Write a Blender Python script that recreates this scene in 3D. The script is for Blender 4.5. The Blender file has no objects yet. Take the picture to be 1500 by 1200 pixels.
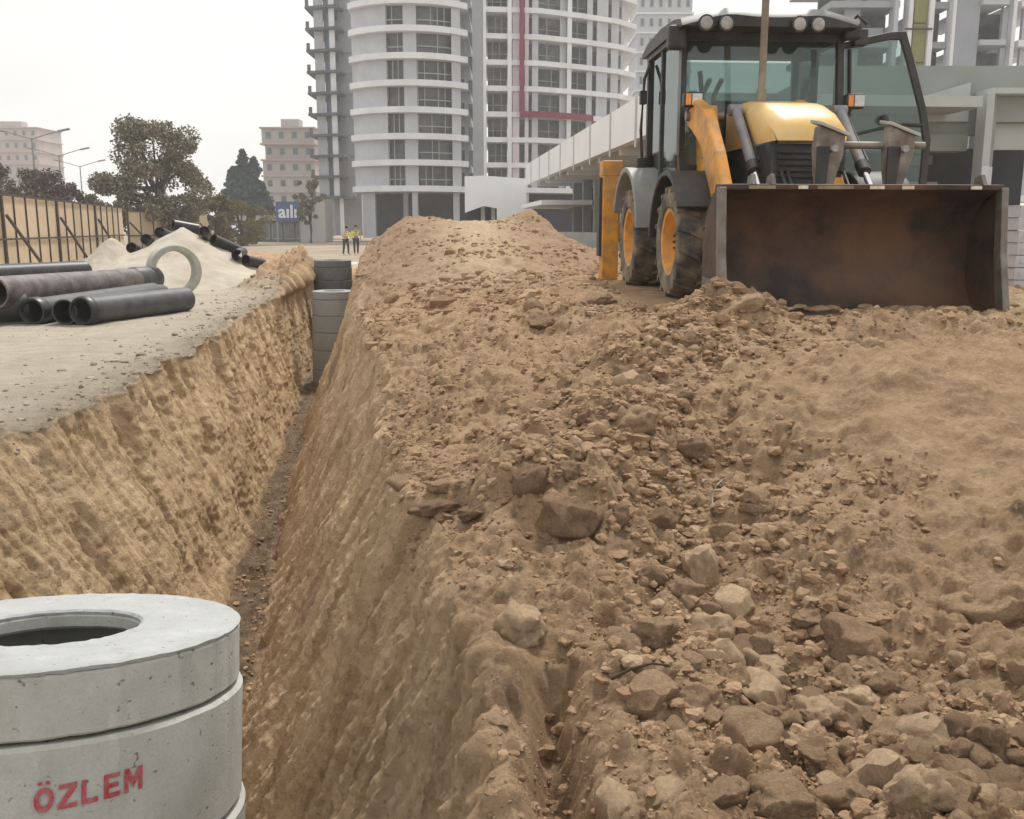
import bpy, bmesh, math, random
import numpy as np
from mathutils import Vector, Matrix, Euler
from mathutils.bvhtree import BVHTree

random.seed(7)
rng = np.random.default_rng(7)
R = math.radians
scene = bpy.context.scene
COL = scene.collection

# ------------------------------------------------------------------ camera
EYE = 1.6
FPX = 1400.0                      # focal length in photo pixels (1500 wide)
HOR = 335.0                       # horizon row in the photo
PITCH = math.atan((600 - HOR) / FPX)
CP, SP = math.cos(PITCH), math.sin(PITCH)
cam_d = bpy.data.cameras.new('camera')
cam = bpy.data.objects.new('camera', cam_d)
COL.objects.link(cam)
cam.location = (0, 0, EYE)
cam.rotation_euler = (math.pi / 2 - PITCH, 0, 0)
cam_d.sensor_width = 36.0
cam_d.lens = 36.0 * FPX / 1500.0
cam_d.clip_start = 0.05
cam_d.clip_end = 4000
scene.camera = cam

# ------------------------------------------------------------------ world, sun
SUN_EL, SUN_AZ = R(55), R(18)    # azimuth clockwise from +Y: high, beyond the scene
world = bpy.data.worlds.new('World')
scene.world = world
world.use_nodes = True
wn = world.node_tree
wn.nodes.clear()
w_out = wn.nodes.new('ShaderNodeOutputWorld')
w_bg = wn.nodes.new('ShaderNodeBackground')
w_hs = wn.nodes.new('ShaderNodeHueSaturation')
w_sky = wn.nodes.new('ShaderNodeTexSky')
w_sky.sky_type = 'NISHITA'
w_sky.sun_disc = False
w_sky.sun_elevation = SUN_EL
w_sky.sun_rotation = SUN_AZ
w_sky.dust_density = 6.0
w_sky.air_density = 1.0
w_sky.ozone_density = 1.0
w_mix = wn.nodes.new('ShaderNodeMix')
w_mix.data_type = 'RGBA'
w_mix.inputs[0].default_value = 0.9
w_mix.inputs[7].default_value = (6.6, 6.6, 6.5, 1)    # even cloud deck
w_hs.inputs['Saturation'].default_value = 0.25
w_bg.inputs['Strength'].default_value = 0.1
wn.links.new(w_sky.outputs[0], w_hs.inputs['Color'])
wn.links.new(w_hs.outputs[0], w_mix.inputs[6])
w_tc = wn.nodes.new('ShaderNodeTexCoord'); w_map = wn.nodes.new('ShaderNodeMapping'); w_map.inputs['Scale'].default_value = (1.0, 1.0, 3.0)
w_nz = wn.nodes.new('ShaderNodeTexNoise'); w_nz.inputs['Scale'].default_value = 2.2; w_nz.inputs['Detail'].default_value = 6
w_rm = wn.nodes.new('ShaderNodeMapRange'); w_rm.inputs[1].default_value = 0.3; w_rm.inputs[2].default_value = 0.7; w_rm.inputs[3].default_value = 0.9; w_rm.inputs[4].default_value = 1.06
w_mul = wn.nodes.new('ShaderNodeVectorMath'); w_mul.operation = 'SCALE'
wn.links.new(w_tc.outputs['Generated'], w_map.inputs[0]); wn.links.new(w_map.outputs[0], w_nz.inputs['Vector']); wn.links.new(w_nz.outputs['Fac'], w_rm.inputs[0])
wn.links.new(w_mix.outputs[2], w_mul.inputs[0]); wn.links.new(w_rm.outputs[0], w_mul.inputs['Scale'])   # faint cloud tone
wn.links.new(w_mul.outputs[0], w_bg.inputs['Color'])
wn.links.new(w_bg.outputs[0], w_out.inputs['Surface'])

sun_d = bpy.data.lights.new('sun', 'SUN')
sun_d.energy = 2.1
sun_d.angle = R(9)
sun_d.color = (1.0, 0.95, 0.88)
sun = bpy.data.objects.new('sun', sun_d)
COL.objects.link(sun)
sd = Vector((math.sin(SUN_AZ) * math.cos(SUN_EL), math.cos(SUN_AZ) * math.cos(SUN_EL), math.sin(SUN_EL)))
sun.rotation_euler = (-sd).to_track_quat('-Z', 'Y').to_euler()
sun.location = sd * 60

scene.view_settings.view_transform = 'Standard'
scene.view_settings.look = 'None'
scene.view_settings.exposure = 0.68
scene.view_settings.gamma = 1.0
scene.view_settings.use_curve_mapping = False
scene.render.engine = 'CYCLES'
scene.cycles.max_bounces = 6
scene.cycles.transparent_max_bounces = 12
scene.cycles.volume_bounces = 1
scene.cycles.use_denoising = True
scene.cycles.sample_clamp_indirect = 4.0

# ------------------------------------------------------------------ pixel helpers (photo pixel -> place in the site)
def ang(py):
    return PITCH + math.atan((py - 600) / FPX)          # below the horizon
def at(px, py, y):
    """point at forward distance y seen at photo pixel (px, py)"""
    z = EYE - y * math.tan(ang(py))
    d = y * CP + (EYE - z) * SP
    return Vector(((px - 750) / FPX * d, y, z))
def on(px, py, z):
    y = (EYE - z) / math.tan(ang(py))
    return at(px, py, y)

# ------------------------------------------------------------------ tagging
def tag(o, label=None, cat=None, group=None, kind=None):
    if label: o['label'] = label
    if cat: o['category'] = cat
    if group: o['group'] = group
    if kind: o['kind'] = kind
    return o
def empty(name, loc=(0, 0, 0), rot=(0, 0, 0), parent=None):
    o = bpy.data.objects.new(name, None)
    o.empty_display_size = 0.2
    o.location = loc
    o.rotation_euler = rot
    if parent: o.parent = parent
    COL.objects.link(o)
    return o
def link(name, me, parent=None, loc=(0, 0, 0), rot=(0, 0, 0)):
    o = bpy.data.objects.new(name, me)
    o.location = loc
    o.rotation_euler = rot
    if parent: o.parent = parent
    COL.objects.link(o)
    return o
def kids(o):
    return [c for c in bpy.data.objects if c.parent is o]

# ------------------------------------------------------------------ mesh builder
class MB:
    def __init__(s):
        s.v = []; s.f = []
    def add(s, vs, fs, mat=None):
        k = len(s.v)
        if mat is not None: vs = [mat @ Vector(v) for v in vs]
        s.v += [tuple(v) for v in vs]
        s.f += [tuple(i + k for i in f) for f in fs]
        return s
    def box(s, x0, x1, y0, y1, z0, z1, mat=None):
        vs = [(x0, y0, z0), (x1, y0, z0), (x1, y1, z0), (x0, y1, z0), (x0, y0, z1), (x1, y0, z1), (x1, y1, z1), (x0, y1, z1)]
        fs = [(0, 3, 2, 1), (4, 5, 6, 7), (0, 1, 5, 4), (1, 2, 6, 5), (2, 3, 7, 6), (3, 0, 4, 7)]
        return s.add(vs, fs, mat)
    def cbox(s, c, size, rot=None):
        M = Matrix.Translation(Vector(c))
        if rot is not None: M = M @ Euler(rot).to_matrix().to_4x4()
        a, b, d = size[0] / 2, size[1] / 2, size[2] / 2
        return s.box(-a, a, -b, b, -d, d, M)
    def bar(s, p, q, w, h, up=(0, 0, 1)):
        """box from p to q, w across, h along up"""
        p, q = Vector(p), Vector(q)
        d = q - p; L = d.length; d.normalize()
        x = d.cross(Vector(up))
        if x.length < 1e-4: x = d.cross(Vector((1, 0, 0)))
        x.normalize(); z = x.cross(d)
        M = Matrix((x, d, z)).transposed().to_4x4(); M.translation = p
        return s.box(-w / 2, w / 2, 0, L, -h / 2, h / 2, M)
    def prism(s, poly, lo, hi, axis='x'):
        """polygon in the plane across axis, pushed from lo to hi"""
        n = len(poly)
        def P(a, b, t):
            return (t, a, b) if axis == 'x' else ((a, t, b) if axis == 'y' else (a, b, t))
        vs = [P(a, b, lo) for a, b in poly] + [P(a, b, hi) for a, b in poly]
        fs = [tuple(range(n))[::-1], tuple(range(n, 2 * n))]
        fs += [(i, (i + 1) % n, n + (i + 1) % n, n + i) for i in range(n)]
        return s.add(vs, fs)
    def tube(s, pts, r, n=10, cap=True):
        pts = [Vector(p) for p in pts]
        rs = r if isinstance(r, (list, tuple)) else [r] * len(pts)
        vs = []; fs = []
        for i, p in enumerate(pts):
            d = (pts[min(i + 1, len(pts) - 1)] - pts[max(i - 1, 0)]).normalized()
            u = d.cross(Vector((0, 0, 1)))
            if u.length < 1e-3: u = d.cross(Vector((1, 0, 0)))
            u.normalize(); w = u.cross(d)
            for k in range(n):
                a = 2 * math.pi * k / n
                vs.append(p + (u * math.cos(a) + w * math.sin(a)) * rs[i])
        for i in range(len(pts) - 1):
            for k in range(n):
                fs.append((i * n + k, i * n + (k + 1) % n, (i + 1) * n + (k + 1) % n, (i + 1) * n + k))
        if cap:
            fs.append(tuple(range(n))[::-1]); fs.append(tuple((len(pts) - 1) * n + k for k in range(n)))
        return s.add(vs, fs)
    def lathe(s, prof, n=32, mat=None, closed=True):
        """profile (r, z) turned round z"""
        vs = []; fs = []; m = len(prof)
        for k in range(n):
            a = 2 * math.pi * k / n
            for r, z in prof: vs.append((r * math.cos(a), r * math.sin(a), z))
        for k in range(n):
            k2 = (k + 1) % n
            for j in range(m if closed else m - 1):
                j2 = (j + 1) % m
                fs.append((k * m + j, k2 * m + j, k2 * m + j2, k * m + j2))
        return s.add(vs, fs, mat)
    def ball(s, c, r, sc=(1, 1, 1), n=10, m=6):
        vs = []; fs = []
        for i in range(m + 1):
            t = math.pi * i / m
            for k in range(n):
                a = 2 * math.pi * k / n
                vs.append((c[0] + r * sc[0] * math.sin(t) * math.cos(a), c[1] + r * sc[1] * math.sin(t) * math.sin(a), c[2] + r * sc[2] * math.cos(t)))
        for i in range(m):
            for k in range(n):
                fs.append((i * n + k, (i + 1) * n + k, (i + 1) * n + (k + 1) % n, i * n + (k + 1) % n))
        return s.add(vs, fs)
    def mesh(s, name, mat, smooth=None):
        me = bpy.data.meshes.new(name)
        me.from_pydata(s.v, [], s.f)
        bm = bmesh.new(); bm.from_mesh(me)
        bmesh.ops.remove_doubles(bm, verts=bm.verts, dist=1e-5)
        bmesh.ops.recalc_face_normals(bm, faces=bm.faces)
        bm.to_mesh(me); bm.free()
        if mat: me.materials.append(mat)
        if smooth is not None:
            me.shade_smooth(); me.set_sharp_from_angle(angle=R(smooth))
        return me
    def build(s, name, mat, parent=None, smooth=None, bevel=0, loc=(0, 0, 0), rot=(0, 0, 0)):
        o = link(name, s.mesh(name, mat, smooth), parent, loc, rot)
        if bevel:
            b = o.modifiers.new('bevel', 'BEVEL')
            b.width = bevel; b.segments = 2; b.limit_method = 'ANGLE'; b.angle_limit = R(40)
        return o

# ------------------------------------------------------------------ materials
def nodes(name):
    m = bpy.data.materials.new(name); m.use_nodes = True
    nt = m.node_tree
    return m, nt, nt.nodes['Principled BSDF']
def N(nt, t, **kw):
    n = nt.nodes.new(t)
    for k, v in kw.items(): setattr(n, k, v)
    return n
def noise(nt, vec, scale, detail=4, rough=0.55):
    n = N(nt, 'ShaderNodeTexNoise')
    n.inputs['Scale'].default_value = scale; n.inputs['Detail'].default_value = detail; n.inputs['Roughness'].default_value = rough
    if vec is not None: nt.links.new(vec, n.inputs['Vector'])
    return n.outputs['Fac']
def ramp(nt, fac, stops):
    r = N(nt, 'ShaderNodeValToRGB')
    el = r.color_ramp.elements
    while len(el) < len(stops): el.new(0.5)
    for e, (p, c) in zip(el, stops):
        e.position = p; e.color = (c[0], c[1], c[2], 1) if len(c) == 3 else c
    nt.links.new(fac, r.inputs[0])
    return r.outputs[0]
def mix(nt, fac, a, b, mode='MIX'):
    m = N(nt, 'ShaderNodeMix', data_type='RGBA', blend_type=mode)
    for sock, val in ((m.inputs[0], fac), (m.inputs[6], a), (m.inputs[7], b)):
        if isinstance(val, (int, float)): sock.default_value = val
        elif isinstance(val, tuple): sock.default_value = (val[0], val[1], val[2], 1)
        else: nt.links.new(val, sock)
    return m.outputs[2]
def bump(nt, h, strength, dist, prev=None):
    b = N(nt, 'ShaderNodeBump')
    b.inputs['Strength'].default_value = strength; b.inputs['Distance'].default_value = dist
    nt.links.new(h, b.inputs['Height'])
    if prev is not None: nt.links.new(prev, b.inputs['Normal'])
    return b.outputs[0]
def surf(name, a, b, scale=4.0, rough=0.7, bstr=0.2, bscale=40, bdist=0.01, metal=0.0, dirt=None, dirt_amt=0.5, dirt_scale=2.0, lo=0.35, hi=0.65, obj=False, spec=0.5):
    m, nt, p = nodes(name)
    tc = N(nt, 'ShaderNodeTexCoord').outputs['Object']
    c = ramp(nt, noise(nt, tc, scale, 6, 0.6), [(lo, a), (hi, b)])
    if dirt:
        f = ramp(nt, noise(nt, tc, dirt_scale, 8, 0.65), [(0.5 - 0.1, (0, 0, 0)), (0.62, (dirt_amt,) * 3)])
        c = mix(nt, f, c, dirt)
    if obj:
        oi = N(nt, 'ShaderNodeObjectInfo')
        hs = N(nt, 'ShaderNodeHueSaturation')
        mr = N(nt, 'ShaderNodeMapRange'); mr.inputs[3].default_value = 0.85; mr.inputs[4].default_value = 1.13
        nt.links.new(oi.outputs['Random'], mr.inputs[0]); nt.links.new(mr.outputs[0], hs.inputs['Value'])
        nt.links.new(c, hs.inputs['Color']); c = hs.outputs[0]
    nt.links.new(c, p.inputs['Base Color'])
    p.inputs['Roughness'].default_value = rough; p.inputs['Metallic'].default_value = metal
    p.inputs['Specular IOR Level'].default_value = spec
    if bstr:
        nt.links.new(bump(nt, noise(nt, tc, bscale, 6, 0.65), bstr, bdist), p.inputs['Normal'])
    return m

DUST = (0.30, 0.23, 0.155)
M = {}
def cast_concrete(name, a, b, pale, dark):
    m, nt, p = nodes(name)
    tc = N(nt, 'ShaderNodeTexCoord').outputs['Object']
    mp = N(nt, 'ShaderNodeMapping'); mp.inputs['Scale'].default_value = (1, 1, 0.22); nt.links.new(tc, mp.inputs[0])
    c = ramp(nt, noise(nt, tc, 3.0, 8, 0.65), [(0.32, a), (0.68, b)])
    c = mix(nt, ramp(nt, noise(nt, mp.outputs[0], 9, 6, 0.6), [(0.52, (0, 0, 0)), (0.72, (0.5,) * 3)]), c, dark)
    c = mix(nt, ramp(nt, noise(nt, mp.outputs[0], 6, 8, 0.7), [(0.56, (0, 0, 0)), (0.70, (0.6,) * 3)]), c, pale)
    pit = noise(nt, tc, 38, 3, 0.5)
    c = mix(nt, ramp(nt, pit, [(0.26, (0.85,) * 3), (0.33, (0, 0, 0))]), c, tuple(q * .45 for q in dark))
    c = mix(nt, ramp(nt, noise(nt, tc, 120, 4, 0.7), [(0.4, (0.22,) * 3), (0.6, (0, 0, 0))]), c, dark)
    nt.links.new(c, p.inputs['Base Color']); p.inputs['Roughness'].default_value = 0.88; p.inputs['Specular IOR Level'].default_value = 0.25
    b1 = bump(nt, ramp(nt, pit, [(0.24, (0, 0, 0)), (0.36, (1, 1, 1))]), 0.6, 0.006)
    nt.links.new(bump(nt, noise(nt, tc, 70, 8, 0.7), 0.5, 0.005, b1), p.inputs['Normal'])
    return m
M['concrete'] = cast_concrete('manhole concrete', (0.40, 0.40, 0.365), (0.54, 0.54, 0.505), (0.63, 0.625, 0.60), (0.29, 0.282, 0.24))
M['concrete_top'] = cast_concrete('smooth cast concrete top', (0.35, 0.36, 0.36), (0.43, 0.44, 0.44), (0.49, 0.495, 0.495), (0.28, 0.28, 0.268))
M['concrete_old'] = surf('manhole concrete', (0.30, 0.30, 0.275), (0.43, 0.43, 0.40), 3.5, 0.85, 0.5, 45, 0.006, dirt=(0.22, 0.21, 0.18), dirt_amt=0.5, dirt_scale=5)
M['concrete_ring'] = surf('weathered ring concrete', (0.38, 0.375, 0.335), (0.50, 0.495, 0.45), 4, 0.85, 0.4, 40, 0.006, dirt=(0.28, 0.27, 0.2), dirt_amt=0.5, dirt_scale=3)
M['concrete_dark'] = surf('shade-painted concrete', (0.13, 0.145, 0.145), (0.2, 0.215, 0.21), 3, 0.8, 0.3, 40, 0.006, dirt=(0.1, 0.1, 0.09), dirt_amt=0.5)  # farthest manhole only: its shade is put into the darker concrete colour
M['concrete_far'] = surf('grey shaft concrete', (0.30, 0.31, 0.305), (0.40, 0.41, 0.40), 3, 0.85, 0.4, 40, 0.006, dirt=(0.26, 0.25, 0.22), dirt_amt=0.5, dirt_scale=3)
M['letter_red'] = surf('worn red stencil paint', (0.36, 0.018, 0.035), (0.46, 0.04, 0.065), 30, 0.75, 0.2, 80, 0.002, dirt=(0.36, 0.26, 0.24), dirt_amt=0.55, dirt_scale=34)
M['yellow'] = surf('loader orange paint', (0.70, 0.285, 0.020), (0.80, 0.37, 0.04), 3, 0.5, 0.1, 30, 0.003, dirt=(0.30, 0.185, 0.095), dirt_amt=0.75, dirt_scale=4.5)
M['hood'] = surf('dusty bonnet paint', (0.80, 0.48, 0.13), (0.82, 0.56, 0.22), 4, 0.38, 0.04, 30, 0.002, dirt=(0.74, 0.58, 0.37), dirt_amt=0.5, dirt_scale=3)
M['black_paint'] = surf('black frame paint', (0.018, 0.019, 0.021), (0.032, 0.033, 0.035), 5, 0.5, 0.05, 40, 0.002, dirt=(0.1, 0.085, 0.07), dirt_amt=0.35, dirt_scale=6)
M['grey_plastic'] = surf('grey mudguard plastic', (0.22, 0.235, 0.25), (0.29, 0.30, 0.31), 4, 0.55, 0.05, 60, 0.002, dirt=DUST, dirt_amt=0.5, dirt_scale=5)
M['rubber'] = surf('dusty tyre rubber', (0.05, 0.048, 0.045), (0.10, 0.092, 0.08), 6, 0.9, 0.3, 60, 0.004, dirt=(0.30, 0.235, 0.155), dirt_amt=0.85, dirt_scale=3.2)
M['bucket'] = surf('rusty worn bucket steel', (0.026, 0.019, 0.017), (0.075, 0.049, 0.036), 1.6, 0.66, 0.4, 18, 0.006, metal=0.15, dirt=(0.17, 0.088, 0.045), dirt_amt=0.75, dirt_scale=1.5)
M['bucket_edge'] = surf('scraped bucket edge steel', (0.13, 0.12, 0.11), (0.26, 0.24, 0.22), 7, 0.5, 0.2, 40, 0.003, metal=0.4, dirt=(0.18, 0.13, 0.09), dirt_amt=0.6, dirt_scale=5)
M['fork_steel'] = surf('worn fork steel', (0.16, 0.14, 0.12), (0.34, 0.31, 0.27), 5, 0.55, 0.2, 40, 0.003, metal=0.3, dirt=(0.12, 0.08, 0.055), dirt_amt=0.7, dirt_scale=4)
M['grille'] = surf('dark radiator grille', (0.03, 0.033, 0.038), (0.06, 0.064, 0.07), 6, 0.6, 0.1, 40, 0.003, dirt=(0.12, 0.11, 0.1), dirt_amt=0.4)
M['chrome'] = surf('chromed rod', (0.75, 0.75, 0.76), (0.85, 0.85, 0.86), 4, 0.18, 0, metal=1.0)
M['cylinder_grey'] = surf('grey hydraulic cylinder', (0.16, 0.17, 0.20), (0.27, 0.28, 0.31), 4, 0.45, 0.1, 40, 0.002, dirt=DUST, dirt_amt=0.5, dirt_scale=6)
M['stack'] = surf('weathered exhaust steel', (0.20, 0.175, 0.125), (0.32, 0.285, 0.21), 6, 0.55, 0.1, 40, 0.002, metal=0.3, dirt=(0.16, 0.1, 0.06), dirt_amt=0.5, dirt_scale=4)
M['lamp_glass'] = surf('lamp glass', (0.28, 0.27, 0.27), (0.45, 0.44, 0.43), 14, 0.12, 0.4, 40, 0.006)
M['lens_white'] = surf('clear lamp lens', (0.5, 0.5, 0.49), (0.72, 0.72, 0.7), 20, 0.12, 0.3, 60, 0.004)
M['amber'] = surf('amber lens', (0.75, 0.25, 0.03), (0.85, 0.32, 0.06), 20, 0.2, 0)
M['decal_white'] = surf('scuffed white decal', (0.62, 0.58, 0.52), (0.78, 0.75, 0.7), 14, 0.6, 0, dirt=(0.5, 0.25, 0.08), dirt_amt=0.5, dirt_scale=12)
M['seat'] = surf('black seat cloth', (0.012, 0.012, 0.013), (0.03, 0.03, 0.03), 8, 0.85, 0.1, 60)
M['pipe_black'] = surf('black plastic pipe', (0.010, 0.011, 0.014), (0.024, 0.026, 0.031), 4, 0.42, 0.06, 30, 0.002, dirt=(0.07, 0.066, 0.062), dirt_amt=0.4, dirt_scale=2.6)
M['pipe_grey'] = surf('dusty grey pipe', (0.026, 0.029, 0.035), (0.06, 0.064, 0.074), 4, 0.5, 0.06, 30, 0.002, dirt=(0.12, 0.115, 0.11), dirt_amt=0.4, dirt_scale=3)
M['pipe_brown'] = surf('faded maroon pipe', (0.050, 0.034, 0.040), (0.105, 0.082, 0.09), 4, 0.5, 0.06, 30, 0.002, dirt=(0.3, 0.27, 0.25), dirt_amt=0.45, dirt_scale=3)
M['sand'] = surf('pale sand', (0.455, 0.412, 0.34), (0.56, 0.515, 0.435), 1.3, 0.95, 0.6, 22, 0.03, dirt=(0.46, 0.385, 0.30), dirt_amt=0.5, dirt_scale=0.9, spec=0.1)
M['sheet'] = surf('tan hoarding sheet', (0.52, 0.40, 0.26), (0.66, 0.52, 0.36), 1.5, 0.8, 0.1, 12, 0.01, dirt=(0.33, 0.25, 0.18), dirt_amt=0.5, dirt_scale=1.5, obj=True)
M['stud'] = surf('brown steel post', (0.045, 0.03, 0.025), (0.075, 0.05, 0.04), 4, 0.6, 0.1, 20)
M['tower_white'] = surf('tower white render', (0.74, 0.75, 0.78), (0.80, 0.81, 0.84), 0.4, 0.85, 0.1, 5, 0.01, dirt=(0.5, 0.51, 0.54), dirt_amt=0.3, dirt_scale=0.35)
M['tower_grey'] = surf('tower light grey wall', (0.46, 0.48, 0.52), (0.54, 0.56, 0.60), 0.5, 0.85, 0.1, 5, 0.01, dirt=(0.36, 0.37, 0.4), dirt_amt=0.35, dirt_scale=0.4)
M['tower_shear'] = surf('tower bare concrete', (0.31, 0.33, 0.37), (0.39, 0.41, 0.45), 0.6, 0.9, 0.1, 5, 0.01, dirt=(0.26, 0.27, 0.3), dirt_amt=0.4, dirt_scale=0.3)
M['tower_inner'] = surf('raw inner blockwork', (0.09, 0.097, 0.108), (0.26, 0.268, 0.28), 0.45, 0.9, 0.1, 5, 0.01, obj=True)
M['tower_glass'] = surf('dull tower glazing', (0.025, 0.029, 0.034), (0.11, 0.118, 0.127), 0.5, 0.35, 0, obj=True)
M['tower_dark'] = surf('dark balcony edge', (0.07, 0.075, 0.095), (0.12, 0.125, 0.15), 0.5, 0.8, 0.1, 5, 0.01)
M['blue_cladding'] = surf('blue grey cladding', (0.13, 0.17, 0.24), (0.20, 0.24, 0.32), 0.5, 0.6, 0.05, 5)
M['maroon'] = surf('maroon accent cladding', (0.17, 0.012, 0.04), (0.24, 0.022, 0.06), 0.8, 0.6, 0.05, 5)
M['pink_white'] = surf('pinkish white render', (0.60, 0.52, 0.56), (0.68, 0.61, 0.65), 0.5, 0.85, 0.05, 5)
M['mullion'] = surf('window frame grey', (0.28, 0.30, 0.31), (0.36, 0.38, 0.39), 2, 0.6, 0)
M['olive_panel'] = surf('olive cladding panel', (0.20, 0.20, 0.07), (0.27, 0.27, 0.11), 1.0, 0.7, 0.05, 5)
M['fascia'] = surf('white fascia board', (0.80, 0.83, 0.86), (0.84, 0.87, 0.90), 0.3, 0.7, 0.05, 4, 0.01, dirt=(0.70, 0.70, 0.69), dirt_amt=0.35, dirt_scale=0.4)
M['podium_wall'] = surf('podium grey wall', (0.33, 0.345, 0.33), (0.41, 0.425, 0.41), 0.8, 0.85, 0.1, 6, 0.01, dirt=(0.27, 0.27, 0.25), dirt_amt=0.4, dirt_scale=0.6)
M['podium_green'] = surf('grey green plaster', (0.27, 0.295, 0.275), (0.33, 0.35, 0.33), 0.5, 0.85, 0.1, 5, 0.01, dirt=(0.24, 0.255, 0.24), dirt_amt=0.35, dirt_scale=0.4)
M['podium_pale'] = surf('pale plaster', (0.42, 0.445, 0.43), (0.50, 0.525, 0.51), 0.6, 0.85, 0.1, 5, 0.01)
M['pillar_blue'] = surf('pale blue pillar paint', (0.55, 0.58, 0.60), (0.64, 0.67, 0.69), 1.2, 0.8, 0.05, 8)
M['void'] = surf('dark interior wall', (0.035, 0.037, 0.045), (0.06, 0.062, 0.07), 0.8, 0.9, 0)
M['block_white'] = surf('pale hollow block', (0.48, 0.48, 0.52), (0.58, 0.58, 0.62), 6, 0.9, 0.3, 30)
M['block_mauve'] = surf('mauve brick', (0.22, 0.17, 0.2), (0.3, 0.24, 0.27), 6, 0.9, 0.3, 30)
M['apt_pink'] = surf('faded pink render', (0.42, 0.365, 0.355), (0.48, 0.42, 0.41), 0.3, 0.85, 0.05, 4)
M['apt_cream'] = surf('old cream render', (0.45, 0.43, 0.42), (0.54, 0.52, 0.50), 0.3, 0.85, 0.05, 4, dirt=(0.33, 0.32, 0.31), dirt_amt=0.4, dirt_scale=0.3)
M['apt_window'] = surf('dull window glass', (0.10, 0.115, 0.13), (0.17, 0.185, 0.2), 2, 0.25, 0)
M['sign_blue'] = surf('blue sign board', (0.035, 0.08, 0.19), (0.05, 0.11, 0.24), 0.6, 0.5, 0)
M['sign_white'] = surf('white sign letter', (0.68, 0.72, 0.80), (0.75, 0.78, 0.85), 2, 0.5, 0)
M['shop_grey'] = surf('shopfront grey', (0.10, 0.105, 0.115), (0.16, 0.165, 0.17), 0.6, 0.6, 0)
M['bark'] = surf('bark', (0.06, 0.048, 0.038), (0.11, 0.09, 0.07), 5, 0.9, 0.4, 20, 0.02)
M['lamp_metal'] = surf('galvanised lamp post', (0.22, 0.225, 0.23), (0.30, 0.305, 0.31), 3, 0.5, 0)
M['skin'] = surf('skin', (0.40, 0.24, 0.17), (0.46, 0.29, 0.2), 6, 0.6, 0)
M['trousers'] = surf('dark work trousers', (0.035, 0.04, 0.055), (0.06, 0.065, 0.08), 6, 0.85, 0)
M['vest'] = surf('lime safety vest', (0.55, 0.72, 0.08), (0.62, 0.78, 0.14), 4, 0.7, 0)
M['reflect'] = surf('silver reflective tape', (0.66, 0.68, 0.66), (0.74, 0.76, 0.74), 4, 0.4, 0)
M['hair'] = surf('dark hair', (0.012, 0.01, 0.009), (0.025, 0.02, 0.018), 8, 0.7, 0)
M['car_white'] = surf('white car paint', (0.62, 0.63, 0.65), (0.7, 0.71, 0.73), 2, 0.3, 0)
M['car_dark'] = surf('dark car paint', (0.05, 0.055, 0.065), (0.08, 0.085, 0.095), 2, 0.3, 0)
M['twig'] = surf('dry twig', (0.035, 0.025, 0.018), (0.06, 0.045, 0.03), 20, 0.9, 0.2, 60)
M['wire'] = surf('pale wire', (0.28, 0.27, 0.25), (0.36, 0.35, 0.33), 8, 0.5, 0)

def glass_mat(name, tint, rough=0.03, mixf=0.62):
    m, nt, p = nodes(name)
    nt.nodes.remove(p)
    out = nt.nodes['Material Output']
    tr = N(nt, 'ShaderNodeBsdfTransparent'); tr.inputs[0].default_value = (*tint, 1)
    gl = N(nt, 'ShaderNodeBsdfGlossy'); gl.inputs['Roughness'].default_value = rough
    gl.inputs['Color'].default_value = (0.86, 0.92, 0.91, 1)
    fr = N(nt, 'ShaderNodeFresnel'); fr.inputs[0].default_value = 1.6
    df = N(nt, 'ShaderNodeBsdfDiffuse')
    tc = N(nt, 'ShaderNodeTexCoord').outputs['Object']
    d = ramp(nt, noise(nt, tc, 2.0, 6), [(0.35, (0.15, 0.205, 0.19)), (0.7, (0.25, 0.305, 0.29))])
    nt.links.new(d, df.inputs[0])
    m1 = N(nt, 'ShaderNodeMixShader'); m1.inputs[0].default_value = 1 - mixf
    nt.links.new(tr.outputs[0], m1.inputs[1]); nt.links.new(df.outputs[0], m1.inputs[2])
    m2 = N(nt, 'ShaderNodeMixShader')
    nt.links.new(fr.outputs[0], m2.inputs[0]); nt.links.new(m1.outputs[0], m2.inputs[1]); nt.links.new(gl.outputs[0], m2.inputs[2])
    nt.links.new(m2.outputs[0], out.inputs['Surface'])
    return m
M['cab_glass'] = glass_mat('green tinted dusty cab glass', (0.70, 0.775, 0.76), 0.03, 0.9)

def leaf_mat(name, a, b, c):
    m, nt, p = nodes(name)
    g = N(nt, 'ShaderNodeNewGeometry').outputs['Random Per Island']
    col = ramp(nt, g, [(0.0, a), (0.5, b), (1.0, c)])
    nt.links.new(col, p.inputs['Base Color'])
    p.inputs['Roughness'].default_value = 0.75
    p.inputs['Specular IOR Level'].default_value = 0.2
    return m
M['leaf_olive'] = leaf_mat('olive leaves', (0.10, 0.093, 0.062), (0.19, 0.172, 0.115), (0.32, 0.28, 0.185))
M['leaf_yellow'] = leaf_mat('yellowing leaves', (0.11, 0.10, 0.045), (0.17, 0.15, 0.06), (0.23, 0.18, 0.08))
M['leaf_brown'] = leaf_mat('brown autumn twigs', (0.085, 0.065, 0.055), (0.13, 0.10, 0.085), (0.18, 0.135, 0.11))
M['leaf_conifer'] = leaf_mat('blue green needles', (0.05, 0.085, 0.10), (0.075, 0.12, 0.135), (0.11, 0.155, 0.165))

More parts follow.
